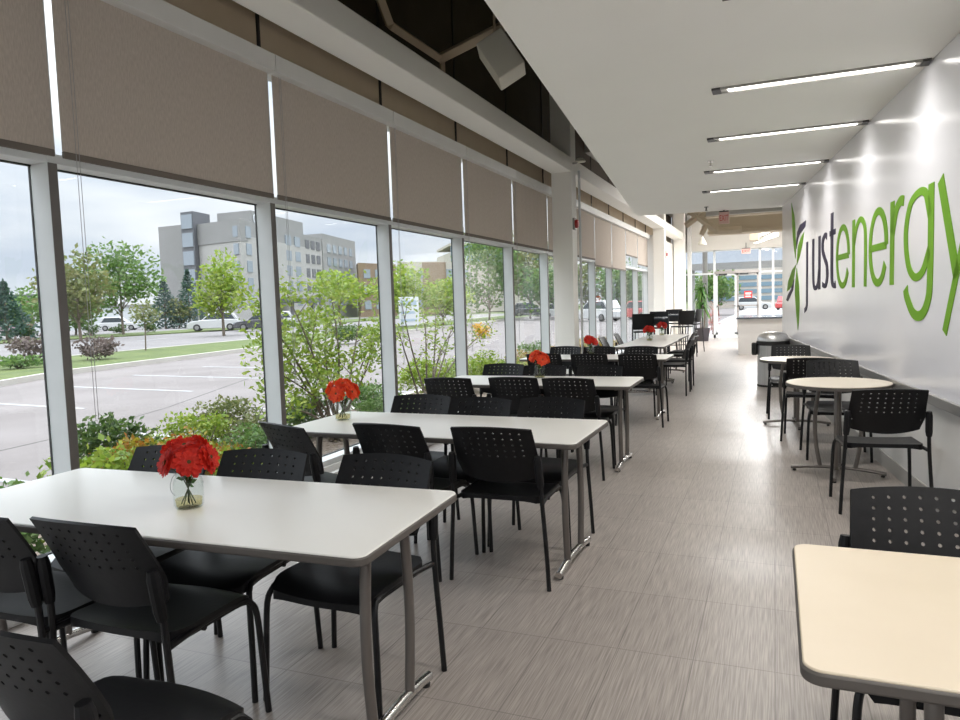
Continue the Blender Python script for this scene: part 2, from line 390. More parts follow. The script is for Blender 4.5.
# window wall --------------------------------------------------------------
edges = [2.66 + 1.74 * k for k in range(-4, 5)] + [11.30, 12.95, 14.60, 16.25, 17.90, 19.55, 21.20]
XF, XB = -3.40, -3.54
struct('wall_left', MB().box(-3.64, -3.38, -4.6, 21.4, -0.3, 0.17).box(-3.40, -3.33, -4.6, 21.4, 0.0, 0.12), m_white, bevel=.004)
up = MB().box(-3.62, -3.45, -4.6, 26.9, 3.29, 3.74)
struct('wall_left_upper', up, m_brown2)
struct('wall_left_top', MB().box(-3.62, -3.45, -4.6, 26.9, 3.74, 5.75), m_brown)
for i, e in enumerate(edges):
    struct('trim_%d' % (10 + i), MB().box(-3.455, -3.435, e - .04, e - .015, 3.29, 3.735), m_dark)
    struct('trim_%d' % (40 + i), MB().box(-3.455, -3.435, e - .03, e - .005, 3.745, 5.7), m_dark)
blind_bottom = {9: 2.27, 10: 2.27, 11: 2.27, 12: 2.15, 13: 2.15, 14: 2.54, 15: 2.37}
ordn = ['first', 'second', 'third', 'fourth', 'fifth', 'sixth', 'seventh', 'eighth', 'ninth', 'tenth', 'eleventh', 'twelfth', 'thirteenth', 'fourteenth', 'fifteenth', 'sixteenth']
for i in range(len(edges)):
    e1 = edges[i]; e0 = edges[i - 1] if i else e1 - 1.74
    wn = thing('window_%d' % (i + 1), None, None, (0, 0, 0), 0, kind='structure')
    fr = MB().box(XB, XF, e1 - .05, e1, 0.17, 3.22)                # mullion
    fr.box(XB, XF - .002, e0, e1 - .05, 2.235, 2.285)              # transom
    fr.box(XB, XF - .004, e0, e1 - .05, 0.17, 0.215)               # bottom rail
    fr.box(XB, XF - .002, e0, e1 - .05, 3.18, 3.29)                # head
    obj('frame', fr, m_alu, wn, smooth=0, bevel=.003)
    obj('shaded_face', MB().box(XF + .0005, XF + .004, e1 - .05, e1, 0.17, 2.235), m_faceshade, wn, smooth=0)['label'] = 'inner face of the mullion with its backlit shade painted dark grey'  # thin added strip that paints the backlit shade on the room-side face
    gk = MB()
    for a, b, c, d in ((e0, e0 + .005, .215, 2.235), (e1 - .054, e1 - .05, .215, 2.235)): gk.box(XB, XB + .012, a, b, c, d)
    gk.box(XB, XB + .02, e0, e1 - .05, 2.227, 2.235).box(XB, XB + .02, e0, e1 - .05, .215, .223)
    obj('gasket', gk, m_gasket, wn, smooth=0)
    obj('pane', MB().box(-3.523, -3.517, e0, e1 - .05, .215, 2.235), m_pane, wn, smooth=0)
    obj('upper_pane', MB().box(-3.523, -3.517, e0, e1 - .05, 2.285, 3.18), m_pane, wn, smooth=0)
    # roller blind
    zb = blind_bottom.get(i, 2.270)
    if e1 < 0: continue
    order = ordn[i - 3]
    rb = thing('roller_blind', 'grey-brown roller blind on the %s window bay counted from the camera%s' % (order, ', drawn lower' if zb < 2.2 else ', drawn higher' if zb > 2.4 else ''), 'blind', (-3.398, e0, zb), 0, 'roller blinds along the window wall')
    L_ = e1 - e0
    g = MB(); n = 26
    for side in (0, 1):
        for k in range(n + 1):
            yy = .041 + (L_ - .053) * k / n
            for zz in (0.03, 3.17 - zb):
                amp = 0.005 * (1 if zz < .1 else .2)
                g.v.append((amp * sin(k * 2.1 + i) + (0.0015 if side else -0.0015), yy, zz))
    nn = 2 * (n + 1)
    for k in range(n):
        a = 2 * k
        g.f.append((a, a + 2, a + 3, a + 1)); g.f.append((nn + a, nn + a + 1, nn + a + 3, nn + a + 2))
    obj('fabric', g, m_blind, rb, smooth=60)
    obj('hem_bar', MB().box(-.008, .008, .039, L_ - .010, 0, .035), m_hem, rb, bevel=.003)
    obj('valance', MB().box(-.040, .075, .004, L_ - .004, 3.165 - zb, 3.29 - zb), m_valance, rb, bevel=.004)
    if 3 <= i <= 9:
        c = MB()
        for q in (0, .018): c.tube([(.02, .10 + q, 3.17 - zb), (.022, .10 + q, .9 - zb)], .0016, 5)
        c.tube([(.022, .10, .9 - zb), (.022, .109, .89 - zb), (.022, .118, .9 - zb)], .0016, 5)
        obj('cord', c, m_cord, rb)

# beam, columns -------------------------------------------------------------
struct('beam_1', MB().box(-3.22, -2.90, -4.6, 10.98, 3.44, 3.66), m_beam, bevel=.01)
struct('beam_2', MB().box(-3.22, -2.90, 11.26, 21.1, 3.44, 3.66), m_beam, bevel=.01)
struct('beam_3', MB().box(-3.22, -2.90, 21.4, 26.6, 3.44, 3.66), m_beam, bevel=.01)
struct('column_1', MB().box(-3.22, -2.90, 10.98, 11.26, 0, 5.75), m_column, bevel=.006)
struct('column_2', MB().box(-3.22, -2.90, 21.10, 21.40, 0, 4.35), m_column, bevel=.006)
struct('wall_left_far', MB().box(-3.60, -3.25, 21.4, 26.7, 0, 3.3), m_column)
struct('column_3', MB().box(-3.22, -2.86, 25.6, 25.95, 0, 4.35), m_column, bevel=.006)
struct('trim_60', MB().tube([(-2.86, 11.30, .02), (-2.86, 11.30, 3.5)], .02, 8), m_alu)
struct('trim_61', MB().tube([(-2.95, 21.55, .02), (-2.95, 21.55, 4.2)], .025, 8).tube([(-3.06, 21.6, .02), (-3.06, 21.6, 4.2)], .02, 8), m_alu)
al = thing('fire_alarm', 'round red fire alarm fixed high on the first column', 'fire alarm', (-2.90, 11.05, 2.65), 0)
obj('back_box', MB().box(0.0, .035, -.06, .06, -.09, .09), m_lampgrey, al, bevel=.004)
b = MB().lathe([(.0, 0), (.065, 0), (.07, .02), (.055, .045), (0.001, .05)], 20)
b.v = [(z + .035, x, y) for x, y, z in b.v]
obj('bell', b, m_alarm, al)
al = thing('fire_alarm', 'small dark red fire alarm high on the second column', 'fire alarm', (-2.90, 21.25, 2.7), 0)
obj('back_box', MB().box(0.0, .03, -.06, .06, -.11, .11), m_exit, al, bevel=.004)
obj('strobe', MB().box(.03, .06, -.04, .04, -.04, .05), m_alarm, al, bevel=.006)
sl = thing('security_light', 'small pale swivel fixture at the top of the first column', 'light fixture', (-2.90, 11.08, 3.58), 0)
obj('bracket', MB().tube([(0, 0, 0), (.05, 0, .0), (.09, 0, .03)], .015, 8), m_lampgrey, sl)
obj('hood', MB().lathe([(.001, .05), (.05, .04), (.085, 0), (.08, -.01)], 18, (.12, 0, .02)), m_box, sl)

# braces and roof members in the dark strip above the beam
def bar(name, a, b, r, m):
    return struct(name, MB().tube([a, b], r, 4), m, smooth=0)
bar('beam_4', (-3.12, 5.35, 4.35), (-3.1, 5.72, 3.90), .045, m_brown2)
bar('beam_5', (-3.1, 5.72, 3.90), (-3.08, 6.75, 3.90), .045, m_brown2)
bar('beam_6', (-3.08, 6.70, 3.90), (-2.0, 6.60, 4.16), .055, m_brown2)
bar('beam_7', (-3.08, 6.75, 3.62), (-3.08, 6.75, 3.95), .03, m_brown2)
for i, y in enumerate((2.2, 9.2)):
    struct('beam_%d' % (8 + i), MB().box(-3.45, 1.6, y, y + .12, 5.25, 5.75), m_brown)
wb = thing('hanging_box', 'off-white box casing hung tilted under the dark roof above the beam', 'box', (-2.36, 6.5, 3.72), 0)
b = MB().box(-.14, .14, -.14, .14, -.20, .20)
ca = obj('casing', b, m_box, wb, bevel=.012); ca.rotation_euler = (rad(-8), rad(-31), rad(20))
obj('hanger', MB().tube([(-.06, 0, .16), (-.06, 0, 2.04)], .012, 6), m_brown2, wb)
# a small dome lamp peeping out over the soffit edge
dl = thing('dome_lamp', 'small white dome lamp beyond the soffit edge', 'lamp', (-2.42, 9.6, 3.86), 0)
obj('dome', MB().lathe([(.001, .10), (.06, .09), (.10, .04), (.11, 0), (.10, -.01)], 20), m_box, dl)
obj('stem', MB().tube([(0, 0, .09), (0, 0, 1.90)], .01, 6), m_lampgrey, dl)

# ------------------------------------------------------------------ lamps of the room, with added lobby fill
def soffit_light(y, label):
    xl = -0.978 - .1019 * y + 1.13; xr = wx(y) - .016; L_ = xr - xl
    t = thing('ceiling_light', label, 'ceiling light', (xl, y, 2.95), rad(-0.8), 'recessed light strips in the soffit')
    h = .062
    obj('trim', MB().box(.06, L_, -h, -h + .012, -.016, .0).box(.06, L_, h - .012, h, -.016, .0), m_lampgrey, t, smooth=0)
    obj('end_cap', MB().box(0, .06, -h, h, -.016, .0), m_lampdark, t, smooth=0)
    obj('end_cap', MB().box(L_ - .05, L_, -h, h, -.016, .0), m_lampdark, t, smooth=0)
    obj('reflector', MB().box(.06, L_ - .05, -h + .012, h - .012, -.004, 0), m_lampinside, t, smooth=0)
    obj('tube', MB().box(.11, L_ - .09, -.028, .028, -.012, -.005), m_glow, t, smooth=0)
    a = bpy.data.lights.new('strip_glow', 'AREA'); a.shape = 'RECTANGLE'; a.size = L_ * .72; a.size_y = .056; a.energy = STRIP_W; a.spread = rad(150); a.color = (1, .97, .93)
    ao = bpy.data.objects.new('strip_glow', a); C.objects.link(ao); ao.parent = t; ao.location = (L_ * .42, 0, -.018)
    sp = bpy.data.lights.new('wall_spot', 'SPOT'); sp.energy = SPOT_W; sp.spot_size = rad(36); sp.spot_blend = .3; sp.shadow_soft_size = .01
    sp.color = (1, .96, .92); sp.specular_factor = 0.0
    so = bpy.data.objects.new('wall_spot', sp); C.objects.link(so); so.parent = t
    so.location = (L_ - .012, 0, -.03); so.rotation_euler = (0, rad(2), 0)
    return t
names = {5.65: 'first recessed light strip in the soffit from the camera, the widest', 7.34: 'second recessed light strip in the soffit, just before the sprinkler',
         9.2: 'third recessed light strip in the soffit, just past the sprinkler', 10.88: 'last and thinnest recessed light strip, over the end of the lettering'}
for y in (5.65, 7.34, 9.2, 10.88): soffit_light(y, names[y])
for y in (3.9, 2.15, .4, -1.4): soffit_light(y, 'recessed light strip in the soffit over the camera, outside the view')
def far_pendant(a, b, label):
    a, b = Vector(a), Vector(b); c = (a + b) / 2; d = b - a; L_ = d.length
    t = thing('linear_lamp', label, 'lamp', tuple(c), math.atan2(d.y, d.x))
    obj('body', MB().box(-L_ / 2, L_ / 2, -.05, .05, 0, .08), m_box, t)
    obj('tube', MB().box(-L_ / 2 + .02, L_ / 2 - .02, -.04, .04, -.02, 0), m_glow2, t)
    obj('hanger', MB().tube([(-L_ * .35, 0, .08), (-L_ * .35, 0, 4.35 - c.z)], .008, 6).tube([(L_ * .35, 0, .08), (L_ * .35, 0, 4.35 - c.z)], .008, 6), m_lampgrey, t)
    ar = bpy.data.lights.new('lamp_glow', 'AREA'); ar.shape = 'RECTANGLE'; ar.size = L_; ar.size_y = .1; ar.energy = FAR_W
    ao = bpy.data.objects.new('lamp_glow', ar); C.objects.link(ao); ao.parent = t; ao.location = (0, 0, -.03)
    return t
far_pendant((-.45, 24.0, 3.28), (.10, 21.6, 3.30), 'upper of two bright tube lamps near the glass entrance')
far_pendant((-.60, 25.6, 3.16), (.06, 22.8, 3.20), 'lower of two bright tube lamps near the glass entrance')

for k, (x, y) in enumerate(((-.5, 18.0), (-.5, 20.6), (-.5, 23.2), (1.3, 18.6), (1.3, 22.0))):  # extra lamps added to brighten the dark lobby
    far_pendant((x - .6, y, 4.0), (x + .6, y, 4.0), 'added tube lamp brightening the lobby behind the soffit')['group'] = 'added fill lamps over the lobby'
# smoke detector / sprinklers
s1 = thing('sprinkler', 'small sprinkler head between the second and third light strips', 'sprinkler', (-.66, 8.5, 2.95), 0)
obj('plate', MB().lathe([(.001, 0), (.035, 0), (.035, -.008), (.001, -.008)], 16), m_chrome, s1)
obj('head', MB().tube([(0, 0, -.008), (0, 0, -.05)], .009, 8).lathe([(.001, -.052), (.022, -.052), (.022, -.056), (.001, -.056)], 12), m_chrome, s1)
s1 = thing('sprinkler', 'small sprinkler head at the far edge of the soffit', 'sprinkler', (-1.06, 12.7, 2.95), 0)
obj('plate', MB().lathe([(.001, 0), (.035, 0), (.035, -.008), (.001, -.008)], 16), m_lampdark, s1)
obj('head', MB().tube([(0, 0, -.008), (0, 0, -.06)], .012, 8).lathe([(.001, -.062), (.024, -.062), (.024, -.066), (.001, -.066)], 12), m_lampdark, s1)

# far ceiling steelwork
struct('beam_11', MB().box(-1.35, 2.3, 16.6, 16.75, 2.86, 3.22), m_beige, bevel=.01)
struct('beam_12', MB().box(-1.35, 2.3, 16.45, 16.9, 2.80, 2.87), m_beige, bevel=.006)
struct('beam_13', MB().box(-1.35, 2.3, 15.0, 15.3, 3.02, 3.10), m_beige, bevel=.006)
struct('beam_14', MB().tube([(-1.62, 15.0, 3.22), (-1.05, 15.0, 2.74), (-.6, 15.05, 2.74)], .07, 4), m_beige, smooth=0)
struct('beam_15', MB().tube([(-1.05, 15.0, 3.3), (-1.65, 15.0, 2.88)], .06, 4), m_beige, smooth=0)
struct('beam_16', MB().tube([(-1.22, 15.0, 2.95), (-1.35, 15.0, 2.68)], .05, 4), m_beige, smooth=0)
struct('beam_17', MB().box(-.60, -.38, 19.9, 20.3, 2.86, 3.10).box(-.5, -.46, 20.1, 20.14, 3.1, 4.35), m_beige, bevel=.01)
struct('beam_18', MB().box(-1.2, 2.3, 14.3, 14.42, 2.97, 4.35), m_farwhite)
ds = thing('pendant_light', 'pale bell-shaped pendant light by the glass entrance', 'pendant light', (-2.1, 23.6, 3.08), 0)
obj('shade', MB().lathe([(.13, 0), (.12, .06), (.05, .20), (.03, .24)], 20, cap=False), m_box, ds, solid=.006)
obj('hanger', MB().tube([(0, 0, .22), (0, 0, 1.27)], .012, 6), m_lampgrey, ds)
def exit_sign(loc, label, wdt, hgt, stem):
    t = thing('exit_sign', label, 'sign', loc, 0)
    obj('box', MB().box(-wdt / 2, wdt / 2, -.03, .03, 0, hgt), m_exit, t, bevel=.005)
    obj('mount', MB().box(-wdt / 2 * .9, wdt / 2 * .9, -.025, .025, hgt, hgt + .02).tube([(0, 0, hgt), (0, 0, hgt + stem)], .012, 6), m_lampdark, t)
    cu = bpy.data.curves.new('lettering', 'FONT'); cu.body = 'EXIT'; cu.size = hgt * .72; cu.align_x = 'CENTER'; cu.extrude = .002
    cu.materials.append(m_redink)
    fo = bpy.data.objects.new('lettering', cu); C.objects.link(fo); fo.parent = t
    fo.location = (0, -.033, hgt * .24); fo.rotation_euler = (PI / 2, 0, 0); fo.scale = (wdt / (hgt * 1.7), 1, 1)
    to_mesh(fo)
exit_sign((-.82, 13.35, 2.715), 'red lettered EXIT sign hung at the far soffit edge', .17, .20, .24)
exit_sign((-.92, 26.56, 2.90), 'red lettered EXIT sign above the glass entrance doors', .30, .17, .20)

# ------------------------------------------------------------------ glass entrance wall
YG = 26.75
en = thing('window_20', None, None, kind='structure')
fr = MB()
for x in (-3.2, -2.78, -1.97, -.48, -.06, .5, 1.3, 2.3): fr.box(x - .035, x + .035, YG - .06, YG + .06, 0, 3.1)
fr.box(-3.25, 2.4, YG - .06, YG + .06, 3.04, 3.12).box(-3.25, 2.4, YG - .06, YG + .06, 0, .12)
fr.box(-3.25, -2.0, YG - .04, YG + .04, 2.24, 2.29).box(-.48, 2.4, YG - .04, YG + .04, 2.24, 2.29)
obj('frame', fr, m_alu, en, smooth=0)
obj('pane', MB().box(-3.2, -1.97, YG - .003, YG + .003, .1, 3.05).box(-.48, 2.35, YG - .003, YG + .003, .1, 3.05).box(-1.97, -.48, YG - .003, YG + .003, 2.32, 3.05), m_pane, en, smooth=0)
struct('trim_70', MB().box(-1.97, -.48, YG - .09, YG + .09, 2.25, 2.34), m_doorframe)
for n_, (a, b_) in enumerate(((-1.93, -1.24), (-1.23, -.52))):
    d = thing('door_%d' % (n_ + 1), None, None, kind='structure')
    f = MB().box(a, a + .06, YG - .03, YG + .03, .01, 2.25).box(b_ - .06, b_, YG - .03, YG + .03, .01, 2.25).box(a, b_, YG - .03, YG + .03, 2.19, 2.25).box(a, b_, YG - .03, YG + .03, .01, .2)
    obj('frame', f, m_doorframe if n_ else m_alu, d, smooth=0)
    obj('pane', MB().box(a + .06, b_ - .06, YG - .003, YG + .003, .2, 2.19), m_pane, d, smooth=0)
    obj('push_bar', MB().box(a + .03, b_ - .03, YG - .09, YG - .06, 1.10, 1.14).box(a + .03, a + .07, YG - .09, YG - .03, 1.10, 1.14).box(b_ - .07, b_ - .03, YG - .09, YG - .03, 1.10, 1.14), m_doorframe, d, smooth=0)
    obj('closer', MB().box(a + .1, a + .38, YG - .08, YG - .03, 2.19, 2.25), m_lampdark, d, smooth=0)
ps = thing('door_notice', 'square red notice with white lines on the glass door', 'sign', (-.86, YG - .006, 1.50), 0)
obj('sheet', MB().box(-.13, .13, -.004, 0, -.12, .12), m_redink, ps, smooth=0)
obj('text_lines', MB().box(-.10, .10, -.006, -.004, .02, .07).box(-.09, .07, -.006, -.004, -.03, 0).box(-.10, .09, -.006, -.004, -.09, -.05), m_signw, ps, smooth=0)
struct('column_4', MB().lathe([(.09, 0), (.09, 3.1)], 16, (-2.36, 27.6, 0)), m_doorframe)
struct('trim_71', MB().box(-2.84, -2.72, 26.3, 26.6, 0, 4.3), m_white)

# counter
ct = thing('reception_counter', 'pale reception counter with a dark top near the glass entrance', 'counter', (-.85, 19.0, 0), 0)
obj('body', MB().box(0, 3.0, 0, 2.2, 0, .88), m_counter, ct, bevel=.004)
obj('top', MB().box(-.04, 3.0, -.04, 2.24, .88, .92), m_ctop, ct, bevel=.004)

# ------------------------------------------------------------------ lettering on the board
WT = Vector((.1058, -.9944, 0))            # reading direction along the wall
def wall_pt(y, z, off=0.0): return Vector((wx(y) - .0125 - off, y, z))
sign = thing('wall_lettering', 'large violet and green company lettering with a leaf mark on the white board', 'lettering', tuple(wall_pt(9.0, 1.5)), 0)
base = wall_pt(9.0, 1.5)
def nib(u, z, na=.115, nb=.055, ang=22):
    a = rad(ang)
    return na, nb, a
def ribbon(mb, pts, na=.115, nb=.055, ang=90, k=7, taper=False):
    """pen stroke through (y, z) points; the pen is wide across upright strokes and thin across level ones"""
    P = smoothpath([(0, p[0], p[1]) for p in pts], k) if len(pts) > 2 else [Vector((0, p[0], p[1])) for p in pts]
    n = len(P); left = []; rgt = []
    for i in range(n):
        t = (P[min(i + 1, n - 1)] - P[max(i - 1, 0)]).normalized()
        nrm = Vector((0, -t.z, t.y))
        wdt = math.sqrt((na * nrm.y) ** 2 + (nb * nrm.z) ** 2)
        left.append(P[i] + nrm * wdt / 2); rgt.append(P[i] - nrm * wdt / 2)
    b = len(mb.v)
    for off in (0.0, .004):
        for l, r in zip(left, rgt):
            mb.v.append(tuple(wall_pt(l.y, l.z, off) - base)); mb.v.append(tuple(wall_pt(r.y, r.z, off) - base))
    m = 2 * n
    for i in range(n - 1):
        a = b + 2 * i
        mb.f.append((a, a + 1, a + 3, a + 2)); mb.f.append((m + a, m + a + 2, m + a + 3, m + a + 1))
        mb.f.append((a, a + 2, m + a + 2, m + a)); mb.f.append((a + 1, m + a + 1, m + a + 3, a + 3))
    mb.f.append((b, m + b, m + b + 1, b + 1)); e = b + 2 * (n - 1); mb.f.append((e, e + 1, m + e + 1, m + e))
def letter(strokes, m):
    mb = MB()
    for s in strokes: ribbon(mb, **s)
    return obj('letter', mb, m, sign, smooth=0)
S = lambda pts, **k: dict(pts=pts, **k)
V_, G_ = m_violet, m_green
# j u s t
letter([S([(10.76, 2.15), (10.76, 1.45), (10.80, 1.28), (10.98, 1.22)], na=.15)], V_)
letter([S([(10.26, 2.15), (10.26, 1.72), (10.20, 1.56), (10.06, 1.52), (9.90, 1.58), (9.82, 1.72)], na=.15), S([(9.80, 2.15), (9.80, 1.50)], na=.15)], V_)
letter([S([(9.30, 2.10), (9.42, 2.13), (9.56, 2.07), (9.57, 1.96), (9.44, 1.86), (9.31, 1.77), (9.28, 1.64), (9.40, 1.54), (9.60, 1.56)], na=.15)], V_)
letter([S([(9.00, 2.34), (9.00, 1.72), (8.96, 1.57), (8.84, 1.53), (8.78, 1.55)], na=.15), S([(9.14, 2.12), (8.80, 2.12)], na=.07, nb=.06)], V_)
# e n e r g y
def e_(y0, y1):
    m_ = (y0 + y1) / 2; h = (y0 - y1) / 2 - .05
    arc = [(m_ - h * cos(rad(a)), 1.825 + .30 * sin(rad(a))) for a in range(0, 331, 22)]
    return [S(arc, na=.105, nb=.065, k=3), S([(m_ + h, 1.825), (m_ - h, 1.825)], nb=.06)]
letter(e_(8.76, 8.07), G_)
letter([S([(7.90, 2.15), (7.90, 1.50)]), S([(7.88, 1.92), (7.78, 2.06), (7.62, 2.125), (7.46, 2.06), (7.41, 1.90), (7.41, 1.50)], na=.10)], G_)
letter(e_(7.28, 6.64), G_)
letter([S([(6.52, 2.15), (6.52, 1.50)]), S([(6.51, 1.90), (6.42, 2.06), (6.30, 2.125), (6.21, 2.115)], nb=.075)], G_)
letter([S([(5.60, 1.95), (5.70, 2.10), (5.86, 2.125), (6.05, 2.06), (6.15, 1.86), (6.08, 1.64), (5.92, 1.545), (5.74, 1.58), (5.60, 1.72)], na=.10),
        S([(5.58, 2.15), (5.58, 1.56), (5.62, 1.38), (5.76, 1.28), (5.94, 1.29), (6.10, 1.40), (6.14, 1.47)], nb=.07)], G_)
letter([S([(5.40, 2.15), (5.08, 1.52)], na=.12), S([(4.76, 2.15), (5.10, 1.52), (5.28, 1.18)], na=.085)], G_)
def petal(pts, m, lab):
    mb = MB(); n = len(pts)
    for off in (0.0, .004): mb.v += [tuple(wall_pt(y, z, off) - base) for y, z in pts]
    mb.f.append(tuple(range(n))); mb.f.append(tuple(2 * n - 1 - i for i in range(n)))
    for i in range(n): j = (i + 1) % n; mb.f.append((i, j, n + j, n + i))
    o = obj('leaf_mark', mb, m, sign, smooth=0); o['label'] = lab
petal([(11.78, 2.22), (11.69, 2.36), (11.41, 2.44), (10.86, 2.45), (10.92, 2.37), (11.14, 2.34), (11.42, 2.31), (11.6, 2.25), (11.74, 2.12)], V_, 'dark violet leaf')
petal([(11.02, 2.31), (11.15, 2.17), (11.4, 2.0), (11.73, 1.88), (11.68, 2.02), (11.6, 2.15), (11.34, 2.25)], G_, 'lime green leaf')
petal([(12.31, 2.86), (12.01, 2.65), (11.90, 2.45), (11.80, 2.21), (11.86, 1.98), (12.06, 2.19), (12.21, 2.47)], G_, 'lime green leaf')
petal([(12.85, 1.5), (12.66, 1.67), (12.2, 1.83), (11.82, 1.89), (11.96, 1.75), (12.15, 1.61), (12.5, 1.53)], G_, 'lime green leaf')
petal([(12.93, 1.36), (12.71, 1.45), (12.32, 1.54), (12.0, 1.68), (12.1, 1.52), (12.45, 1.41), (12.71, 1.34)], V_, 'dark violet leaf')
petal([(11.73, 1.84), (11.5, 1.58), (11.43, 1.32), (11.50, 1.05), (11.60, 0.92), (11.78, 1.18), (11.92, 1.45), (11.86, 1.65)], G_, 'lime green leaf')

# ------------------------------------------------------------------ chair
def make_chair(label, loc, rz, group):
    t = thing('perforated_chair', label, 'chair', loc, rz, group)
    # back with real perforations
    def P(u, v):
        hw = .200 + .024 * min(1, v / .30) if v < .30 else .224 - .012 * (v - .30)
        z = .535 + .305 * v + .028 * u * u * (1 - v) - .012 * u * u * v
        y = -.195 - .125 * v ** 1.25 + .035 * u * u
        return (u * hw, y, z)
    us = [-1, -.92] + [-.90 + .18 * i for i in range(1, 10)] + [.92, 1]
    us = [-1.0 + .2 * i for i in range(11)]
    vs_ = [0, .07, .20, .33, .43] + [.43 + .105 * i for i in range(1, 6)] + [1.0]
    mb = MB(); ncol = len(us) - 1; nrow = len(vs_) - 1
    for r in range(nrow):
        for c in range(ncol):
            u0, u1, v0, v1 = us[c], us[c + 1], vs_[r], vs_[r + 1]
            um, vm = (u0 + u1) / 2, (v0 + v1) / 2
            ring = [(u0, v0), (um, v0), (u1, v0), (u1, vm), (u1, v1), (um, v1), (u0, v1), (u0, vm)]
            hole = (1 <= c <= 8 and 4 <= r <= 8) or (r == 2 and c in (0, 9))
            b = len(mb.v); mb.v += [P(*q) for q in ring]
            if hole:
                du, dv = .0058 / .218, .0058 / .305
                for k in range(8):
                    a = rad(225 + 45 * k); mb.v.append(P(um + du * cos(a) * 1.0, vm + dv * sin(a)))
                for k in range(8):
                    q = (k + 1) % 8; mb.f.append((b + k, b + q, b + 8 + q, b + 8 + k))
            else:
                mb.v.append(P(um, vm))
                for k in range(8): mb.f.append((b + k, b + (k + 1) % 8, b + 8))
    bk = obj('backrest', mb, m_black, t, smooth=50, solid=.011, weld=True)
    for s in (-1, 1):
        obj('bracket', MB().tube([(s * .238, -.228, .53), (s * .236, -.232, .56), (s * .232, -.245, .665), (s * .231, -.248, .69)], [.017, .021, .021, .016], 10), m_black, bk)
    # seat shell
    g = MB(); nu, nv = 14, 14
    for side in (0, 1):
        for j in range(nv + 1):
            v = j / nv; y = -.205 + .435 * v
            for i in range(nu + 1):
                u = -1 + 2 * i / nu
                hw = .230 - .03 * max(0, (v - .8) / .2) ** 2 - .03 * max(0, (.15 - v) / .15) ** 2
                z = .463 - .014 * (1 - u * u) * (1 - abs(2 * v - 1) ** 3) - .035 * max(0, (v - .72) / .28) ** 2 + .006 * max(0, (.2 - v) / .2)
                yy = y - .025 * (u * u) * (1 if v > .5 else -0.6) * abs(2 * v - 1) ** 2
                g.v.append((u * hw, yy, z - ((.024 + .012 * u ** 4) if side else 0)))
    w_ = nu + 1; N = w_ * (nv + 1)
    for j in range(nv):
        for i in range(nu):
            a = j * w_ + i
            g.f.append((a, a + 1, a + w_ + 1, a + w_)); g.f.append((N + a, N + a + w_, N + a + w_ + 1, N + a + 1))
    bd = [i for i in range(w_)] + [j * w_ + nu for j in range(1, nv + 1)] + [nv * w_ + i for i in range(nu - 1, -1, -1)] + [j * w_ for j in range(nv - 1, 0, -1)]
    for k in range(len(bd)):
        a, b = bd[k], bd[(k + 1) % len(bd)]; g.f.append((a, N + a, N + b, b))
    obj('seat', g, m_black, t, smooth=50)
    for s in (-1, 1):
        obj('leg', MB().tube(smoothpath([(s * .268, -.225, 0), (s * .258, -.222, .20), (s * .243, -.222, .43), (s * .238, -.228, .56), (s * .233, -.243, .66)], 3), .0115, 9), m_tube, t)
        obj('leg', MB().tube(smoothpath([(s * .252, .215, 0), (s * .245, .205, .22), (s * .238, .197, .37), (s * .228, .178, .418), (s * .222, .135, .437), (s * .222, -.05, .441), (s * .238, -.215, .437)], 3), .0115, 9), m_tube, t)
    obj('crossbar', MB().tube([(-.232, -.05, .428), (.232, -.05, .428)], .010, 8), m_tube, t)
    return t
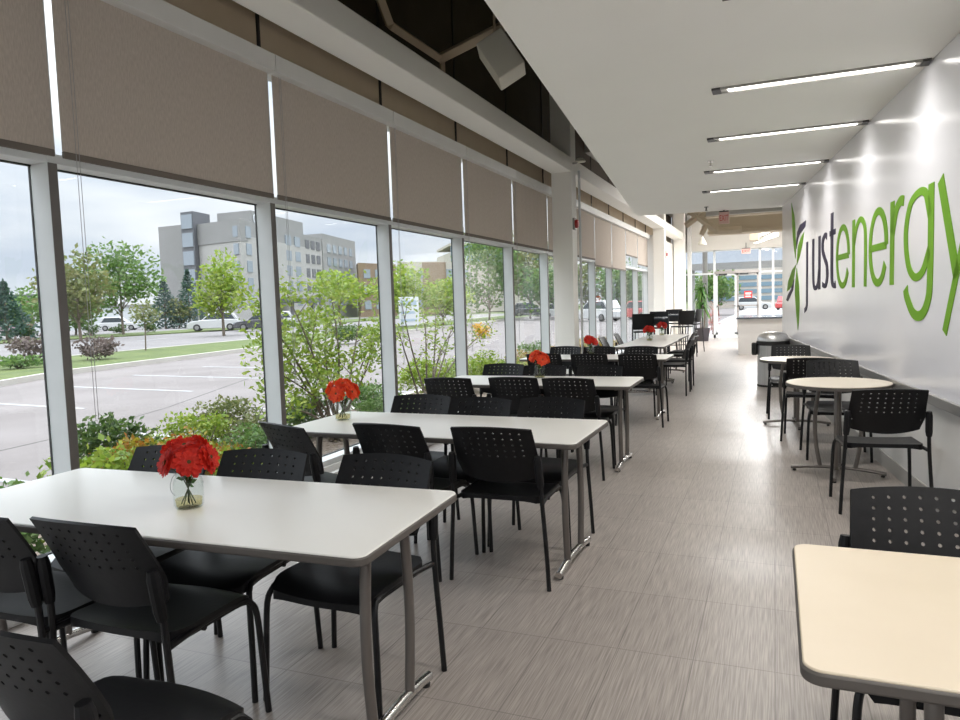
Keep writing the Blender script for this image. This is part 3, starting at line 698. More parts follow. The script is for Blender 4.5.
chairs = [
 # x, y, heading (deg, 0 looks away from the camera, 180 looks at it), label, group
 (-1.953, 1.80, 1, 'black perforated chair on the camera side of the first long table, next to its middle', 1),
 (-2.436, 1.76, 0, 'black perforated chair on the camera side of the first long table, window end', 1),
 (-1.485, 1.22, -3, 'black perforated chair closest to the camera, cut by the bottom corner of the view', 1),
 (-2.57, 2.21, 181, 'black perforated chair on the far side of the first long table, window end', 1),
 (-2.06, 2.25, 184, 'black perforated chair on the far side of the first long table, middle', 1),
 (-1.50, 2.28, 177, 'black perforated chair on the far side of the first long table, aisle end', 1),
 (-2.40, 3.45, -20, 'black perforated chair on the camera side of the second long table, window end', 2),
 (-1.88, 3.58, -6, 'black perforated chair on the camera side of the second long table, middle', 2),
 (-1.325, 3.60, 1, 'black perforated chair on the camera side of the second long table, aisle end', 2),
 (-2.25, 4.13, 181, 'black perforated chair on the far side of the second long table, window end', 2),
 (-1.79, 4.05, 179, 'black perforated chair on the far side of the second long table, middle', 2),
 (-1.33, 4.12, 178, 'black perforated chair on the far side of the second long table, aisle end', 2),
 (-2.60, 5.83, 2, 'black perforated chair on the camera side of the third long table, window end', 3),
 (-2.03, 5.92, 0, 'black perforated chair on the camera side of the third long table, middle', 3),
 (-1.545, 5.89, -1, 'black perforated chair on the camera side of the third long table, aisle end', 3),
 (-2.56, 6.58, 180, 'black perforated chair on the far side of the third long table, window end', 3),
 (-2.08, 6.44, 180, 'black perforated chair on the far side of the third long table, behind the flowers', 3),
 (-1.55, 6.45, 178, 'black perforated chair on the far side of the third long table, aisle end', 3),
 (-2.58, 8.58, -1, 'black perforated chair on the camera side of the fourth long table, window end', 4),
 (-2.01, 8.50, 0, 'black perforated chair on the camera side of the fourth long table, middle', 4),
 (-1.43, 8.44, -2, 'black perforated chair on the camera side of the fourth long table, aisle end', 4),
 (-2.66, 9.28, 179, 'black perforated chair on the far side of the fourth long table, window end', 4),
 (-2.17, 9.20, 180, 'black perforated chair on the far side of the fourth long table, behind the flowers', 4),
 (-1.62, 9.18, 179, 'black perforated chair on the far side of the fourth long table, aisle end', 4),
 (-1.44, 11.20, 90, 'black perforated chair on the aisle side of the lengthwise tables, first one in the row', 5),
 (-1.46, 12.00, 92, 'black perforated chair on the aisle side of the lengthwise tables, second in the row', 5),
 (-1.60, 13.15, 88, 'black perforated chair on the aisle side of the lengthwise tables, third in the row', 5),
 (-1.66, 13.95, 90, 'black perforated chair on the aisle side of the lengthwise tables, by the planter end', 5),
 (-2.42, 11.30, -92, 'black perforated chair on the window side of the lengthwise tables, first in the row', 5),
 (-2.42, 12.00, -90, 'black perforated chair on the window side of the lengthwise tables, second in the row', 5),
 (-2.42, 13.20, -88, 'black perforated chair on the window side of the lengthwise tables, last in the row', 5),
 (.64, 5.43, 6, 'black perforated chair on the camera side of the first round table by the board', 6),
 (.50, 7.05, 183, 'black perforated chair on the far side of the first round table by the board', 6),
 (.335, 7.87, -3, 'black perforated chair on the camera side of the round table beside the bin', 6),
 (.18, 9.22, 181, 'black perforated chair on the far side of the round table, in front of the bin', 6),
 (.437, 2.23, 180, 'black perforated chair behind the cream square-cornered table under the board', 7),
]
groups = {1: 'chairs around the first long table', 2: 'chairs around the second long table', 3: 'chairs around the third long table', 4: 'chairs around the fourth long table', 5: 'chairs beside the lengthwise tables', 6: 'chairs at the round tables', 7: 'chairs at the cream table'}
x, y, h, lab, gr = chairs[0]
chair0 = make_chair(lab, (x, y, 0), rad(h), groups[gr])
for x, y, h, lab, gr in chairs[1:]:
    dup(chair0, (x, y, 0), rad(h), lab, groups[gr])

# ------------------------------------------------------------------ tables
def make_table(label, loc, rz, L_=1.83, W_=.76, top=None, group='long tables by the windows', name='long_table', inset=.125):
    t = thing(name, label, 'table', loc, rz, group)
    a, b = L_ / 2, W_ / 2
    tp = obj('tabletop', MB().prism(rrect(-a + .004, a - .004, -b + .004, b - .004, .038, 8), .718, .742), top or m_top, t, bevel=.003)
    obj('edge_band', MB().prism(rrect(-a, a, -b, b, .042, 8), .710, .738), m_edge, tp, bevel=.006)
    for s in (-1, 1):
        xe = s * (a - inset)
        obj('apron', MB().box(xe - .03, xe + .03, -.25, .25, .690, .711), m_leg, t, bevel=.004)
        for q in (-1, 1):
            obj('leg', MB().tube(smoothpath([(xe, q * .135, .695), (xe, q * .155, .50), (xe, q * .160, .30), (xe, q * .135, .045)], 4), .0185, 12), m_leg, t)
        ft = obj('foot', MB().tube(smoothpath([(xe, -.305, .026), (xe, -.16, .046), (xe, 0, .052), (xe, .16, .046), (xe, .305, .026)], 4), .019, 12), m_chrome, t)
        for q in (-1, 1):
            obj('glide', MB().lathe([(.001, 0), (.016, 0), (.018, .014), (.008, .018), (.001, .018)], 12, (xe, q * .275, 0)), m_glide, ft)
    return t
tab = make_table('first long ivory table from the camera with red flowers on it', (-2.06, 2.05, 0), rad(2.4), L_=1.92)
tb = make_table('second long ivory table from the camera, flowers at its window end', (-1.83, 3.84, 0), rad(-.8))
dup(tb, (-2.02, 6.26, 0), rad(.5), 'third long ivory table from the camera, jar at its far edge', 'long tables by the windows')
dup(tb, (-2.10, 9.0, 0), rad(0), 'fourth long ivory table from the camera, in front of the lengthwise pair', 'long tables by the windows')
dup(tb, (-1.90, 11.78, 0), rad(90), 'ivory table set lengthwise, nearer one of the pair', 'lengthwise tables')
dup(tb, (-1.93, 13.65, 0), rad(90), 'ivory table set lengthwise, farther one of the pair', 'lengthwise tables')
make_table('cream square-cornered table in the bottom corner under the board', (.655, 1.82, 0), 0, L_=1.22, top=m_cream, group='tables along the board wall', name='cream_table', inset=.26)

def round_table(label, loc, rz):
    t = thing('round_table', label, 'table', loc, rz, 'round tables by the board')
    R_ = .385
    tp = obj('tabletop', MB().lathe([(.001, .718), (R_ - .004, .718), (R_ - .004, .742), (.001, .742)], 48), m_top2, t, bevel=.002)
    obj('edge_band', MB().lathe([(R_ - .02, .712), (R_, .712), (R_, .737), (R_ - .02, .737)], 48, cap=False), m_edge, tp)
    obj('hub_plate', MB().box(-.17, .17, -.17, .17, .70, .7125), m_leg, t, bevel=.004)
    for k in range(4):
        a = PI / 2 * k
        d = Vector((cos(a), sin(a), 0))
        obj('leg', MB().tube(smoothpath([d * .135 + Vector((0, 0, .70)), d * .165 + Vector((0, 0, .48)), d * .16 + Vector((0, 0, .25)), d * .125 + Vector((0, 0, .045))], 4), .0165, 10), m_leg, t)
        ft = obj('foot', MB().tube(smoothpath([d * .0 + Vector((0, 0, .05)), d * .12 + Vector((0, 0, .05)), d * .26 + Vector((0, 0, .038)), d * .345 + Vector((0, 0, .027))], 4), .017, 10, .8), m_leg, t)
        obj('glide', MB().lathe([(.001, 0), (.014, 0), (.016, .012), (.001, .018)], 10, tuple(d * .32)), m_glide, ft)
    return t
m_top2 = mat('warm_ivory_laminate', (0.68, 0.61, 0.50), 0.32, noise=(0.70, 0.63, 0.52), scale=5)
rt = round_table('first round ivory table by the board, between two chairs', (.465, 6.36, 0), rad(-8))
dup(rt, (.22, 8.66, 0), rad(4), 'round ivory table in front of the steel bin', 'round tables by the board')

# ------------------------------------------------------------------ jars of flowers
def make_jar(label, loc, rz):
    t = thing('glass_jar', label, 'vase', loc, rz, 'flower jars on the tables')
    prof = [(r * 1.38, z * 1.06) for r, z in [(.001, .002), (.032, .002), (.037, .012), (.038, .085), (.034, .102), (.029, .112), (.029, .128), (.031, .130), (.029, .132)]]
    body = obj('jar_body', MB().lathe(prof, 28, cap=False), m_jar, t, solid=.003)
    obj('rim', MB().lathe([(.041, .122), (.045, .124), (.045, .131), (.041, .133)], 28, cap=False), m_jar, t)
    obj('water', MB().lathe([(.001, .006), (.044, .009), (.047, .034), (.001, .034)], 24), m_water, t)
    h = MB().tube(smoothpath([(-.043, 0, .126), (-.062, 0, .11), (-.074, 0, .08), (-.070, 0, .055), (-.056, 0, .042)], 4), .0012, 5)
    obj('wire_handle', h, m_wire, t)
    return t
def make_flower(dx, dy, hz, m, sz=.058):
    t = thing('red_flower', None, 'flower', (0, 0, 0), 0)
    s = MB().tube(smoothpath([(-dx * .35, -dy * .35, .012), (0, 0, .07), (dx * .35, dy * .35, .125), (dx, dy, hz - .012)], 4), .0022, 6)
    obj('stem', s, m_stem, t)
    lf = MB()
    for k in range(3):
        b = Vector((dx * .3 * k / 2, dy * .3 * k / 2, .09 + .018 * k))
        lf.leaf(b, .035, .6, .2)
    obj('leaf', lf, m_palm, t, smooth=0)
    ax = Vector((dx * 14, dy * 14, .38)).normalized()
    e1 = ax.orthogonal().normalized(); e2 = ax.cross(e1); c = Vector((dx, dy, hz))
    pt = MB()
    for ring, (cnt, ln, lift) in enumerate(((15, sz, -.10), (14, sz * .86, .25), (11, sz * .66, .6))):
        for k in range(cnt):
            a = 2 * PI * (k + ring * .5) / cnt + random.uniform(-.1, .1)
            d = (e1 * cos(a) + e2 * sin(a)); q = ax.cross(d)
            l = ln * random.uniform(.88, 1.1); b = len(pt.v); o0 = c + ax * .004 * ring
            wv = l * .20
            pts = [o0, o0 + d * l * .45 + ax * l * lift * .35 + q * wv, o0 + d * l * .9 + ax * l * lift * .55 + q * wv * .8, o0 + d * l + ax * l * lift * .45, o0 + d * l * .9 + ax * l * lift * .55 - q * wv * .8, o0 + d * l * .45 + ax * l * lift * .35 - q * wv]
            pt.v += [tuple(p) for p in pts]; pt.f.append(tuple(range(b, b + 6)))
    obj('petals', pt, m, t, smooth=0)
    hb = MB().lathe([(.001, 0), (.011, .002), (.010, .010), (.001, .014)], 10)
    rot = Vector((0, 0, 1)).rotation_difference(ax).to_matrix()
    hb.v = [tuple(rot @ Vector(v) + c) for v in hb.v]
    obj('heart', hb, m_heart, t)
    return t
layout = [(-.035, -.060, .175), (.055, -.045, .180), (.02, .055, .215), (-.070, .020, .205), (.085, .022, .185), (.005, -.010, .228)]
protos = {}   # one flower of each pose and colour
jars = [(-1.99, 1.99, .742, 'the first long table', m_red), (-2.56, 3.89, .742, 'the second long table', m_orange), (-2.05, 6.45, .742, 'the third long table', m_orange),
        (-2.24, 9.28, .742, 'the fourth long table', m_red), (-1.98, 12.45, .742, 'the nearer lengthwise table', m_red), (-2.03, 14.25, .742, 'the farther lengthwise table', m_red)]
jar0 = None
for i, (x, y, z, where, mm) in enumerate(jars):
    lab = 'clear glass jar vase with flower stems on ' + where
    if jar0 is None: jar0 = make_jar(lab, (x, y, z), rad(10))
    else: dup(jar0, (x, y, z), rad(10 + 40 * i), lab, 'flower jars on the tables')
    colname = 'orange-red' if mm is m_orange else 'deep red'
    flab = colname + ' daisy-like flower in the glass jar on ' + where; fg = 'flowers in the jar on ' + where
    big = 1.12 if i in (4, 5) else 1.0
    for k, (dx, dy, hz) in enumerate(layout):
        key = (k, mm.name)
        if key not in protos:
            f = make_flower(dx, dy, hz, mm); protos[key] = f
            f.location = (x, y, z); f.rotation_euler = (0, 0, rad(35 * i)); tag(f, flab, 'flower', fg)
        else:
            dup(protos[key], (x, y, z), rad(35 * i), flab, fg)

# ------------------------------------------------------------------ bin, planter, high tables
bn = thing('waste_bin', 'round brushed steel bin with a black collar against the board', 'bin', (-.03, 12.4, 0), 0)
obj('body', MB().lathe([(.001, .02), (.235, .02), (.235, .66), (.001, .66)], 36), m_steel, bn)
obj('foot_ring', MB().lathe([(.001, 0), (.24, 0), (.24, .03), (.001, .03)], 36), m_glide, bn)
obj('collar', MB().lathe([(.236, .655), (.25, .66), (.25, .72), (.236, .725)], 36), m_glide, bn)
obj('dome_lid', MB().lathe([(.24, .725), (.24, .76), (.21, .82), (.14, .86), (.001, .875)], 36), m_steel, bn)
obj('flap', MB().box(-.09, .06, -.19, -.13, .755, .84), m_box, bn, bevel=.02)
obj('handle', MB().box(-.32, -.235, -.09, .03, .50, .70), m_glide, bn, bevel=.02)

pl = thing('potted_palm', 'tall leafy palm in a dark square planter near the glass entrance', 'plant', (-2.24, 24.9, 0), rad(8))
obj('planter', MB().lathe([(.20, 0), (.26, .44), (.235, .44), (.22, .38), (.001, .38)], 4).lathe([(.001, .0), (.20, .0)], 4, cap=False), m_pot, pl, bevel=.01)
obj('soil', MB().lathe([(.001, .36), (.215, .36), (.215, .392), (.001, .392)], 4), m_mulch, pl)
stm = MB()
for dx, dy in ((0, 0), (.05, .03), (-.04, .04)): stm.tube(smoothpath([(dx, dy, .38), (dx * 1.5 + .02, dy, .8), (dx * 2, dy * 2, 1.35)], 4), .02, 7)
obj('stem', stm, m_trunk, pl)
lv = MB()
for k in range(110):
    a = random.uniform(0, 2 * PI); z0 = random.uniform(1.0, 1.75); ln = random.uniform(.32, .62); rise = random.uniform(.1, .75)
    d = Vector((cos(a), sin(a), 0)); q = Vector((-sin(a), cos(a), 0)); prev = None
    P0 = Vector((0, 0, z0)); pp = [P0 + d * ln * t * .62 + Vector((0, 0, rise * t - .55 * t * t)) for t in (0, .25, .5, .75, 1)]
    wv = [.008, .028, .032, .022, .003]
    b = len(lv.v)
    for p, ww in zip(pp, wv): lv.v += [tuple(p - q * ww), tuple(p + q * ww)]
    for s in range(4): lv.f.append((b + 2 * s, b + 2 * s + 1, b + 2 * s + 3, b + 2 * s + 2))
obj('foliage', lv, m_palm, pl, smooth=60)

def make_stool(label, loc, rz):
    t = thing('bar_stool', label, 'stool', loc, rz, 'bar stools at the high tables')
    g = MB(); n = 10
    for k in range(n + 1):
        u = -1 + 2 * k / n
        g.v += [(u * .21, -.18 + .03 * u * u, .80), (u * .23, -.20 + .03 * u * u, .90), (u * .225, -.235 + .03 * u * u, 1.14)]
    for k in range(n):
        for q in (0, 1): g.f.append((3 * k + q, 3 * k + q + 1, 3 * k + q + 4, 3 * k + q + 3))
    obj('backrest', g, m_black, t, solid=.014)
    obj('seat', MB().prism(rrect(-.21, .21, -.19, .2, .05), .735, .765), m_black, t, bevel=.008)
    for sx in (-1, 1):
        obj('leg', MB().tube([(sx * .25, -.24, 0), (sx * .225, -.20, .75), (sx * .222, -.205, .92)], .012, 8), m_tube, t)
        obj('leg', MB().tube([(sx * .24, .23, 0), (sx * .205, .17, .74)], .012, 8), m_tube, t)
    obj('footrest', MB().tube([(-.23, .215, .28), (.23, .215, .28)], .01, 8), m_tube, t)
    return t
ST = [(-2.62, 15.75, 4, 'tall black bar stool with its back turned, nearest the windows behind the flowers'), (-2.62, 17.70, 178, 'tall black bar stool facing the camera across the first high table'),
      (-2.12, 18.35, 40, 'tall black bar stool before the second high table, angled'), (-2.05, 19.9, 75, 'tall black bar stool at the aisle side of the second high table'), (-2.62, 20.6, 180, 'tall black bar stool behind the second high table')]
s0 = make_stool(ST[0][3], (ST[0][0], ST[0][1], 0), rad(ST[0][2]))
for x, y, h, lab in ST[1:]: dup(s0, (x, y, 0), rad(h), lab, 'bar stools at the high tables')
def high_table(label, loc):
    t = thing('high_table', label, 'table', loc, 0, 'high tables')
    obj('tabletop', MB().prism(rrect(-.33, .33, -.4, .4, .04), 1.0, 1.03), m_ctop, t, bevel=.003)
    obj('post', MB().tube([(0, 0, .02), (0, 0, 1.0)], .035, 12), m_tube, t)
    obj('base', MB().lathe([(.001, 0), (.26, 0), (.26, .012), (.05, .03), (.001, .03)], 28), m_tube, t)
    return t
h0 = high_table('first dark high table among the bar stools', (-2.62, 16.68, 0))
dup(h0, (-2.62, 19.5, 0), 0, 'second dark high table beside the far column', 'high tables')

# ------------------------------------------------------------------ outdoors: ground
ZG = -.30
def ground(name, poly, z0, z1, m): return struct(name, MB().prism(poly, z0, z1), m, smooth=0)
ground('ground', [(-420, -160), (60, -160), (60, 420), (-420, 420)], -.9, -.45, m_lawn)
ground('pavement_ground', [(-3.66, -60), (30, -60), (30, -4.8), (-3.66, -4.8)], -.5, ZG, m_lot)
ground('parking_ground', [(-21.0, -60), (-3.66, -60), (-3.66, 120), (-34.0, 120)], -.5, ZG, m_lot)
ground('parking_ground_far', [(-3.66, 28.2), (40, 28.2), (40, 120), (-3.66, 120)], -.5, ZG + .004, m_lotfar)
ground('planting_ground', [(-6.4, -12), (-3.66, -12), (-3.66, 27), (-6.4, 27)], -.4, -.20, m_mulch)
ground('kerb_bed', [(-6.55, -12), (-6.40, -12), (-6.40, 27), (-6.55, 27)], -.4, -.19, m_curb)
# curved lawn strip with kerb between lot and road
inner = [(-13.0, -14), (-15.8, 2), (-18.2, 11), (-20.2, 15.5), (-21.2, 22), (-21.8, 26), (-22.6, 34), (-25, 60), (-30, 110)]
outer = [(-30.0, -14), (-28.5, 2), (-26.8, 11), (-27.0, 16), (-27.4, 22), (-27.9, 28), (-28.6, 36), (-31, 60), (-36, 110)]
def strip(name, A, B, z0, z1, m):
    mb = MB()
    for i in range(len(A) - 1): mb.prism([B[i], A[i], A[i + 1], B[i + 1]], z0, z1)
    return struct(name, mb, m, smooth=0)
strip('lawn', inner, outer, -.5, -.16, m_lawn)
strip('kerb_lot', [(x + .16, y) for x, y in inner], inner, -.5, -.14, m_curb)
strip('kerb_road', outer, [(x - .16, y) for x, y in outer], -.5, -.14, m_curb)
far = [(-62, -14), (-58, 2), (-56, 12), (-53, 28), (-51, 42), (-49, 58), (-50, 80), (-56, 120)]
outr = [(-30.2, -14), (-28.7, 2), (-27.0, 12), (-28.1, 28), (-29.3, 42), (-31.1, 58), (-33, 80), (-36.5, 120)]
strip('road', outr, far, -.5, ZG, m_road)
struct('road_dash', MB().box(-.1, .1, -1.5, 1.5, 0, .012), m_stripe, loc=(-39, 30, ZG)).rotation_euler = (0, 0, rad(12))
struct('road_dash', MB().box(-.1, .1, -1.5, 1.5, 0, .012), m_stripe, loc=(-40.5, 38, ZG)).rotation_euler = (0, 0, rad(8))
farl = [(x - 9, y - 3) for x, y in far]
strip('lawn_far', far, farl, -.5, -.22, m_lawn)
strip('parking_road_far', farl, [(x - 80, y) for x, y in farl], -.5, -.28, m_road)
for y in (3.4, 6.1, 8.8, 11.5, 14.2, 16.9, 19.6):
    struct('parking_stripe', MB().box(-2.7, 2.7, -.06, .06, 0, .006), m_stripe, loc=(-15.2 + y * .03, y + 1.2, ZG)).rotation_euler = (0, 0, rad(-5))
for y in (0.5, 4.0, 6.6, 9.2, 11.9):
    struct('parking_stripe', MB().box(-1.3, 1.3, -.06, .06, 0, .006), m_stripe, loc=(-8.2, y + 1.2, ZG)).rotation_euler = (0, 0, rad(-3))
struct('pavement_crack', MB().tube([(-9.3, 4.0, 0), (-9.8, 7.8, 0), (-10.6, 10.2, 0), (-13.0, 15.5, 0), (-14.2, 18.5, 0)], .018, 4, .3), m_joint, loc=(0, 0, ZG))

# ------------------------------------------------------------------ planting
def blob_leaves(mb, c, rx, ry, rz, n, size, clusters=18, wid=.55):
    cl = []
    for _ in range(clusters):
        while True:
            p = Vector((random.uniform(-1, 1), random.uniform(-1, 1), random.uniform(-1, 1)))
            if .3 < p.length < 1: break
        cl.append(Vector((c[0] + p.x * rx * .78, c[1] + p.y * ry * .78, c[2] + p.z * rz * .78)))
    cr_ = .42
    for k in range(n):
        q = cl[k % clusters]
        d = Vector((random.gauss(0, 1), random.gauss(0, 1), random.gauss(0, 1))); d.normalize(); d *= random.uniform(.45, 1)
        mb.leaf((q.x + d.x * rx * cr_, q.y + d.y * ry * cr_, q.z + d.z * rz * cr_), size, wid)
def tree(label, x, y, top, m, crown_w, trunk_h, n=1500, leaf=.3, cat='tree', group=None, zb=-.3, name='leafy_tree', clusters=26, tr=.12):
    t = thing(name, label, cat, (x, y, zb), random.uniform(0, 6), group)
    H_ = top - zb; cz = (H_ + trunk_h) / 2; rz = (H_ - trunk_h) / 2
    mb = MB(); blob_leaves(mb, (0, 0, cz), crown_w / 2, crown_w / 2, rz, n, leaf, clusters)
    tk = MB().tube([(0, 0, 0), (.05, .02, trunk_h), (0, 0, cz + rz * .4)], [tr, tr * .8, tr * .3], 8)
    for k in range(6):
        a = k * 1.05; tk.tube([(0, 0, trunk_h * (.9 + .12 * k)), (cos(a) * crown_w * .3, sin(a) * crown_w * .3, trunk_h * (.9 + .12 * k) + rz * .8)], [tr * .4, tr * .12], 5)
    obj('trunk', tk, m_trunk, t)
    obj('crown', mb, m, t, smooth=0)
    return t
def spruce(label, x, y, top, w_, zb=-.3, n=1600):
    t = thing('spruce_tree', label, 'tree', (x, y, zb), random.uniform(0, 6), 'trees across the road')
    H_ = top - zb; mb = MB()
    for k in range(n):
        f = random.random() ** .75; lay = math.floor(f * 14) / 14 + random.uniform(0, .05)
        r = (1 - f) * w_ / 2 * random.uniform(.35, 1.05) * (1.0 + .12 * sin(f * 60)); a = random.uniform(0, 2 * PI)
        mb.leaf((r * cos(a), r * sin(a), .25 + f * (H_ - .3) - r * .18), .42 * (1.2 - .6 * f), .5, -.1)
    obj('trunk', MB().tube([(0, 0, 0), (0, 0, H_ * .95)], [.14, .03], 7), m_trunk, t)
    obj('crown', mb, m_spruce, t, smooth=0)
G1 = 'trees across the road'
tree('pale maple tree behind the first mullion, thin upright crown', -48.4, 38.8, 6.6, m_olive, 5.4, 1.3, 1900, .42, group=G1)
tree('well-shaped maple tree standing alone in front of the white low building', -54.0, 47.6, 8.2, m_mid, 7.4, 1.6, 2600, .42, group=G1)
tree('low green bushy tree at the far edge of the road beside the maple', -62, 44, 4.2, m_mid, 8, .6, 1600, .45, group=G1)
tree('low dark bushy tree farthest along the road edge', -63, 50, 4.0, m_mid, 6, .6, 1300, .45, group=G1)
tree('thin staked sapling on the lawn strip', -26.6, 24.6, 2.15, m_olive, 1.5, 1.15, 380, .17, zb=-.17, group='trees on the lawn strip', tr=.035)
spruce('blue-green spruce beside the hotel gable', -68.1, 66.2, 5.8, 5.6)
spruce('taller blue-green spruce in front of the hotel stair tower', -66.2, 68.2, 6.9, 5.4)
spruce('dark spruce at the window edge across the road', -57.7, 39.6, 4.6, 5.2)
tree('olive bush-like tree between the two spruces', -67, 67.2, 3.2, m_olive, 4.4, .4, 900, .4, group=G1)
tree('bright lime-green tree in front of the hotel by the white cars', -38.7, 43.2, 6.1, m_lime, 4.6, 1.5, 2200, .34, group=G1)
tree('slender lime-green tree at the hotel corner', -32.9, 50.2, 4.9, m_lime, 4.0, 1.8, 1100, .34, group=G1)
tree('lime tree behind the white standing sign', -28.6, 53.0, 5.3, m_lime, 5.2, 1.0, 1700, .36, group=G1)
tree('lower lime tree just past the white standing sign', -25.5, 54.2, 3.7, m_lime, 5.0, .7, 1500, .36, group=G1)
tree('tall grey-green poplar past the fifth mullion', -27.5, 69.8, 9.2, m_mid, 8.4, 1.0, 2800, .46, group=G1)
tree('tall pale poplar beside the first column', -25.0, 75.8, 9.2, m_olive, 8.0, 1.4, 2600, .46, group=G1)
tree('green tree just before the first column', -21.5, 70, 5.2, m_mid, 6.0, .8, 1500, .46, group=G1)
tree('mixed green tree just past the first column', -20.4, 82.5, 6.4, m_olive, 7.0, .8, 1700, .5, group=G1)
tree('mid-green tree over the parked white pickup', -16.0, 79, 5.6, m_mid, 7.4, .8, 1700, .5, group=G1)
tree('small green tree near the end of the window row', -14.8, 88, 4.6, m_mid, 6.5, .8, 1300, .5, group=G1)
tree('round bright green tree seen through the glass entrance', -5.0, 72, 4.2, m_mid, 5.2, .9, 1300, .42, group='trees beyond the entrance')
tree('green tree seen through the pane beside the entrance', -8.6, 74, 4.6, m_mid, 4.2, .9, 1000, .42, group='trees beyond the entrance')

def shrub(label, x, y, top, w_, m, n=700, leaf=.09, zb=-.2, name='leafy_shrub', group='shrubs in the bed under the windows', wy=None, clusters=16):
    t = thing(name, label, 'shrub', (x, y, zb), 0, group)
    if x > -8: n = int(n * 2.4); leaf *= .6
    H_ = top - zb; mb = MB(); blob_leaves(mb, (0, 0, H_ * .52), w_ / 2, (wy or w_) / 2, H_ * .52, n, leaf, clusters)
    tw = MB()
    for k in range(7):
        a = k * .9; tw.tube([(0, 0, 0), (cos(a) * w_ * .16, sin(a) * w_ * .16, H_ * .4), (cos(a) * w_ * .3, sin(a) * w_ * .3, H_ * .8)], [.012, .008, .004], 5)
    obj('twigs', tw, m_trunk, t)
    obj('foliage', mb, m, t, smooth=0)
    return t
shrub('pale green broad-leaved shrub low beside the first mullion', -4.35, 2.75, .50, 1.0, m_mid, 800, .11)
shrub('yellow-green broad-leaved shrub right against the first mullion', -4.35, 3.55, .62, .85, m_lime, 800, .11)
shrub('low greyish shrub closest to the camera under the first window', -4.2, 1.7, .30, .9, m_olive, 700, .09)
shrub('dark green yew shrub with upright sprays past the first mullion', -5.9, 4.95, .52, .85, m_yew, 900, .10)
shrub('orange and yellow leaved shrub under the second window, nearer one', -4.6, 4.0, .46, .95, m_fiery, 1000, .085)
shrub('orange and yellow leaved shrub under the second window, farther one', -4.9, 4.95, .42, 1.05, m_fiery, 1000, .085)
shrub('yellow-green spreading shrub behind the orange shrubs', -5.6, 5.75, .40, .9, m_lime, 800, .085)
shrub('grey-green rounded juniper near the second mullion', -5.8, 6.55, .46, 1.15, m_olive, 1200, .085)
shrub('mid-green low shrub behind the red flowers', -4.7, 5.6, .34, .9, m_mid, 900, .085)
shrub('low lime shrub close to the second mullion', -4.25, 5.0, .30, .7, m_lime, 700, .085)
shrub('dark low shrub beneath the lime sumac', -5.6, 7.75, .36, 1.1, m_yew, 1000, .09)
shrub('rounded green shrub behind the orange flowers', -5.9, 9.8, .36, 1.0, m_mid, 1000, .085)
shrub('bright low green cushion shrub beside the third mullion', -5.0, 8.75, .22, 1.0, m_mid, 1000, .075)
shrub('lime shrub under the fourth window, nearer one', -5.6, 11.3, .48, 1.3, m_lime, 1100, .10)
shrub('lime shrub under the fourth window, farther one', -5.5, 12.6, .46, 1.3, m_lime, 1100, .10)
shrub('lime shrub under the fifth window', -5.4, 14.2, .50, 1.5, m_lime, 1200, .10)
shrub('orange and yellow leaved shrub by the first column, nearer one', -5.3, 16.3, .40, 1.4, m_fiery, 1000, .10)
shrub('orange and yellow leaved shrub by the first column, farther one', -5.2, 18.4, .36, 1.6, m_fiery, 1000, .10)
shrub('green grassy shrub by the first column', -5.7, 17.3, .46, 1.0, m_mid, 700, .12)
shrub('low yellow-green shrub past the first column', -5.2, 21.5, .34, 1.8, m_fiery, 900, .11)
shrub('purple-brown rounded shrub on the lawn strip', -24.2, 17.6, .95, 2.0, m_purple, 900, .16, zb=-.17, group='shrubs on the lawn strip')
shrub('second purple-brown shrub on the lawn strip beside the mullion', -23.6, 19.6, .8, 1.5, m_purple, 700, .16, zb=-.17, group='shrubs on the lawn strip')
shrub('small green shrub on the lawn strip', -22.9, 16.0, .25, 1.6, m_mid, 600, .14, zb=-.17, group='shrubs on the lawn strip')
shrub('clipped green hedge block across the lot', -19.6, 30.6, .62, 1.6, m_yew, 1500, .13, zb=-.17, name='clipped_hedge', group='shrubs on the lawn strip', wy=3.2, clusters=30)
for k, (x, y) in enumerate(((-56.5, 41), (-55.8, 43.6), (-55.2, 46.2), (-54.6, 48.8), (-54.0, 51.4))):
    shrub('low dark round shrub in the row on the far road edge', x - 1.2, y, .75, 1.9, m_yew, 260, .25, zb=-.25, group='round shrubs in a row across the road', clusters=8)
shrub('yellow flowering clump far across the lot', -13.9, 34.2, .55, 1.0, m_yflower, 300, .16, zb=-.3, group='flowers across the lot')
shrub('pinkish flowering plant outside the entrance pane', -2.15, 28.6, 1.3, .55, m_rose, 260, .09, zb=-.3, group='plants outside the entrance')

def sumac(label, x, y, branches, m, spread, n=420, leaf=.105):
    t = thing('branching_shrub', label, 'shrub', (x, y, -.2), 0, 'branching shrubs outside the windows')
    st = MB(); lf = MB()
    for (tx, ty, tz) in branches:
        tip = Vector((tx - x, ty - y, tz + .2)); mid = tip * .5 + Vector((random.uniform(-.12, .12), random.uniform(-.12, .12), .08))
        path = smoothpath([(random.uniform(-.1, .1), random.uniform(-.1, .1), 0), mid, tip], 5)
        st.tube(path, [.020 - .014 * i / (len(path) - 1) for i in range(len(path))], 6)
        for q in range(3):
            s0 = path[int(len(path) * (.45 + .17 * q))]; e = s0 + Vector((random.uniform(-.3, .3), random.uniform(-.35, .35), random.uniform(.12, .4)))
            st.tube([s0, e], [.007, .003], 5)
            for k in range(n // 10): lf.leaf(e + Vector((random.gauss(0, spread * .5), random.gauss(0, spread * .5), random.gauss(0, spread * .42))), leaf, .5)
        for k in range(n // 5): lf.leaf(tip + Vector((random.gauss(0, spread * .6), random.gauss(0, spread * .6), random.gauss(0, spread * .5))), leaf, .5)
    obj('branch', st, m_trunk, t)
    obj('foliage', lf, m, t, smooth=0)
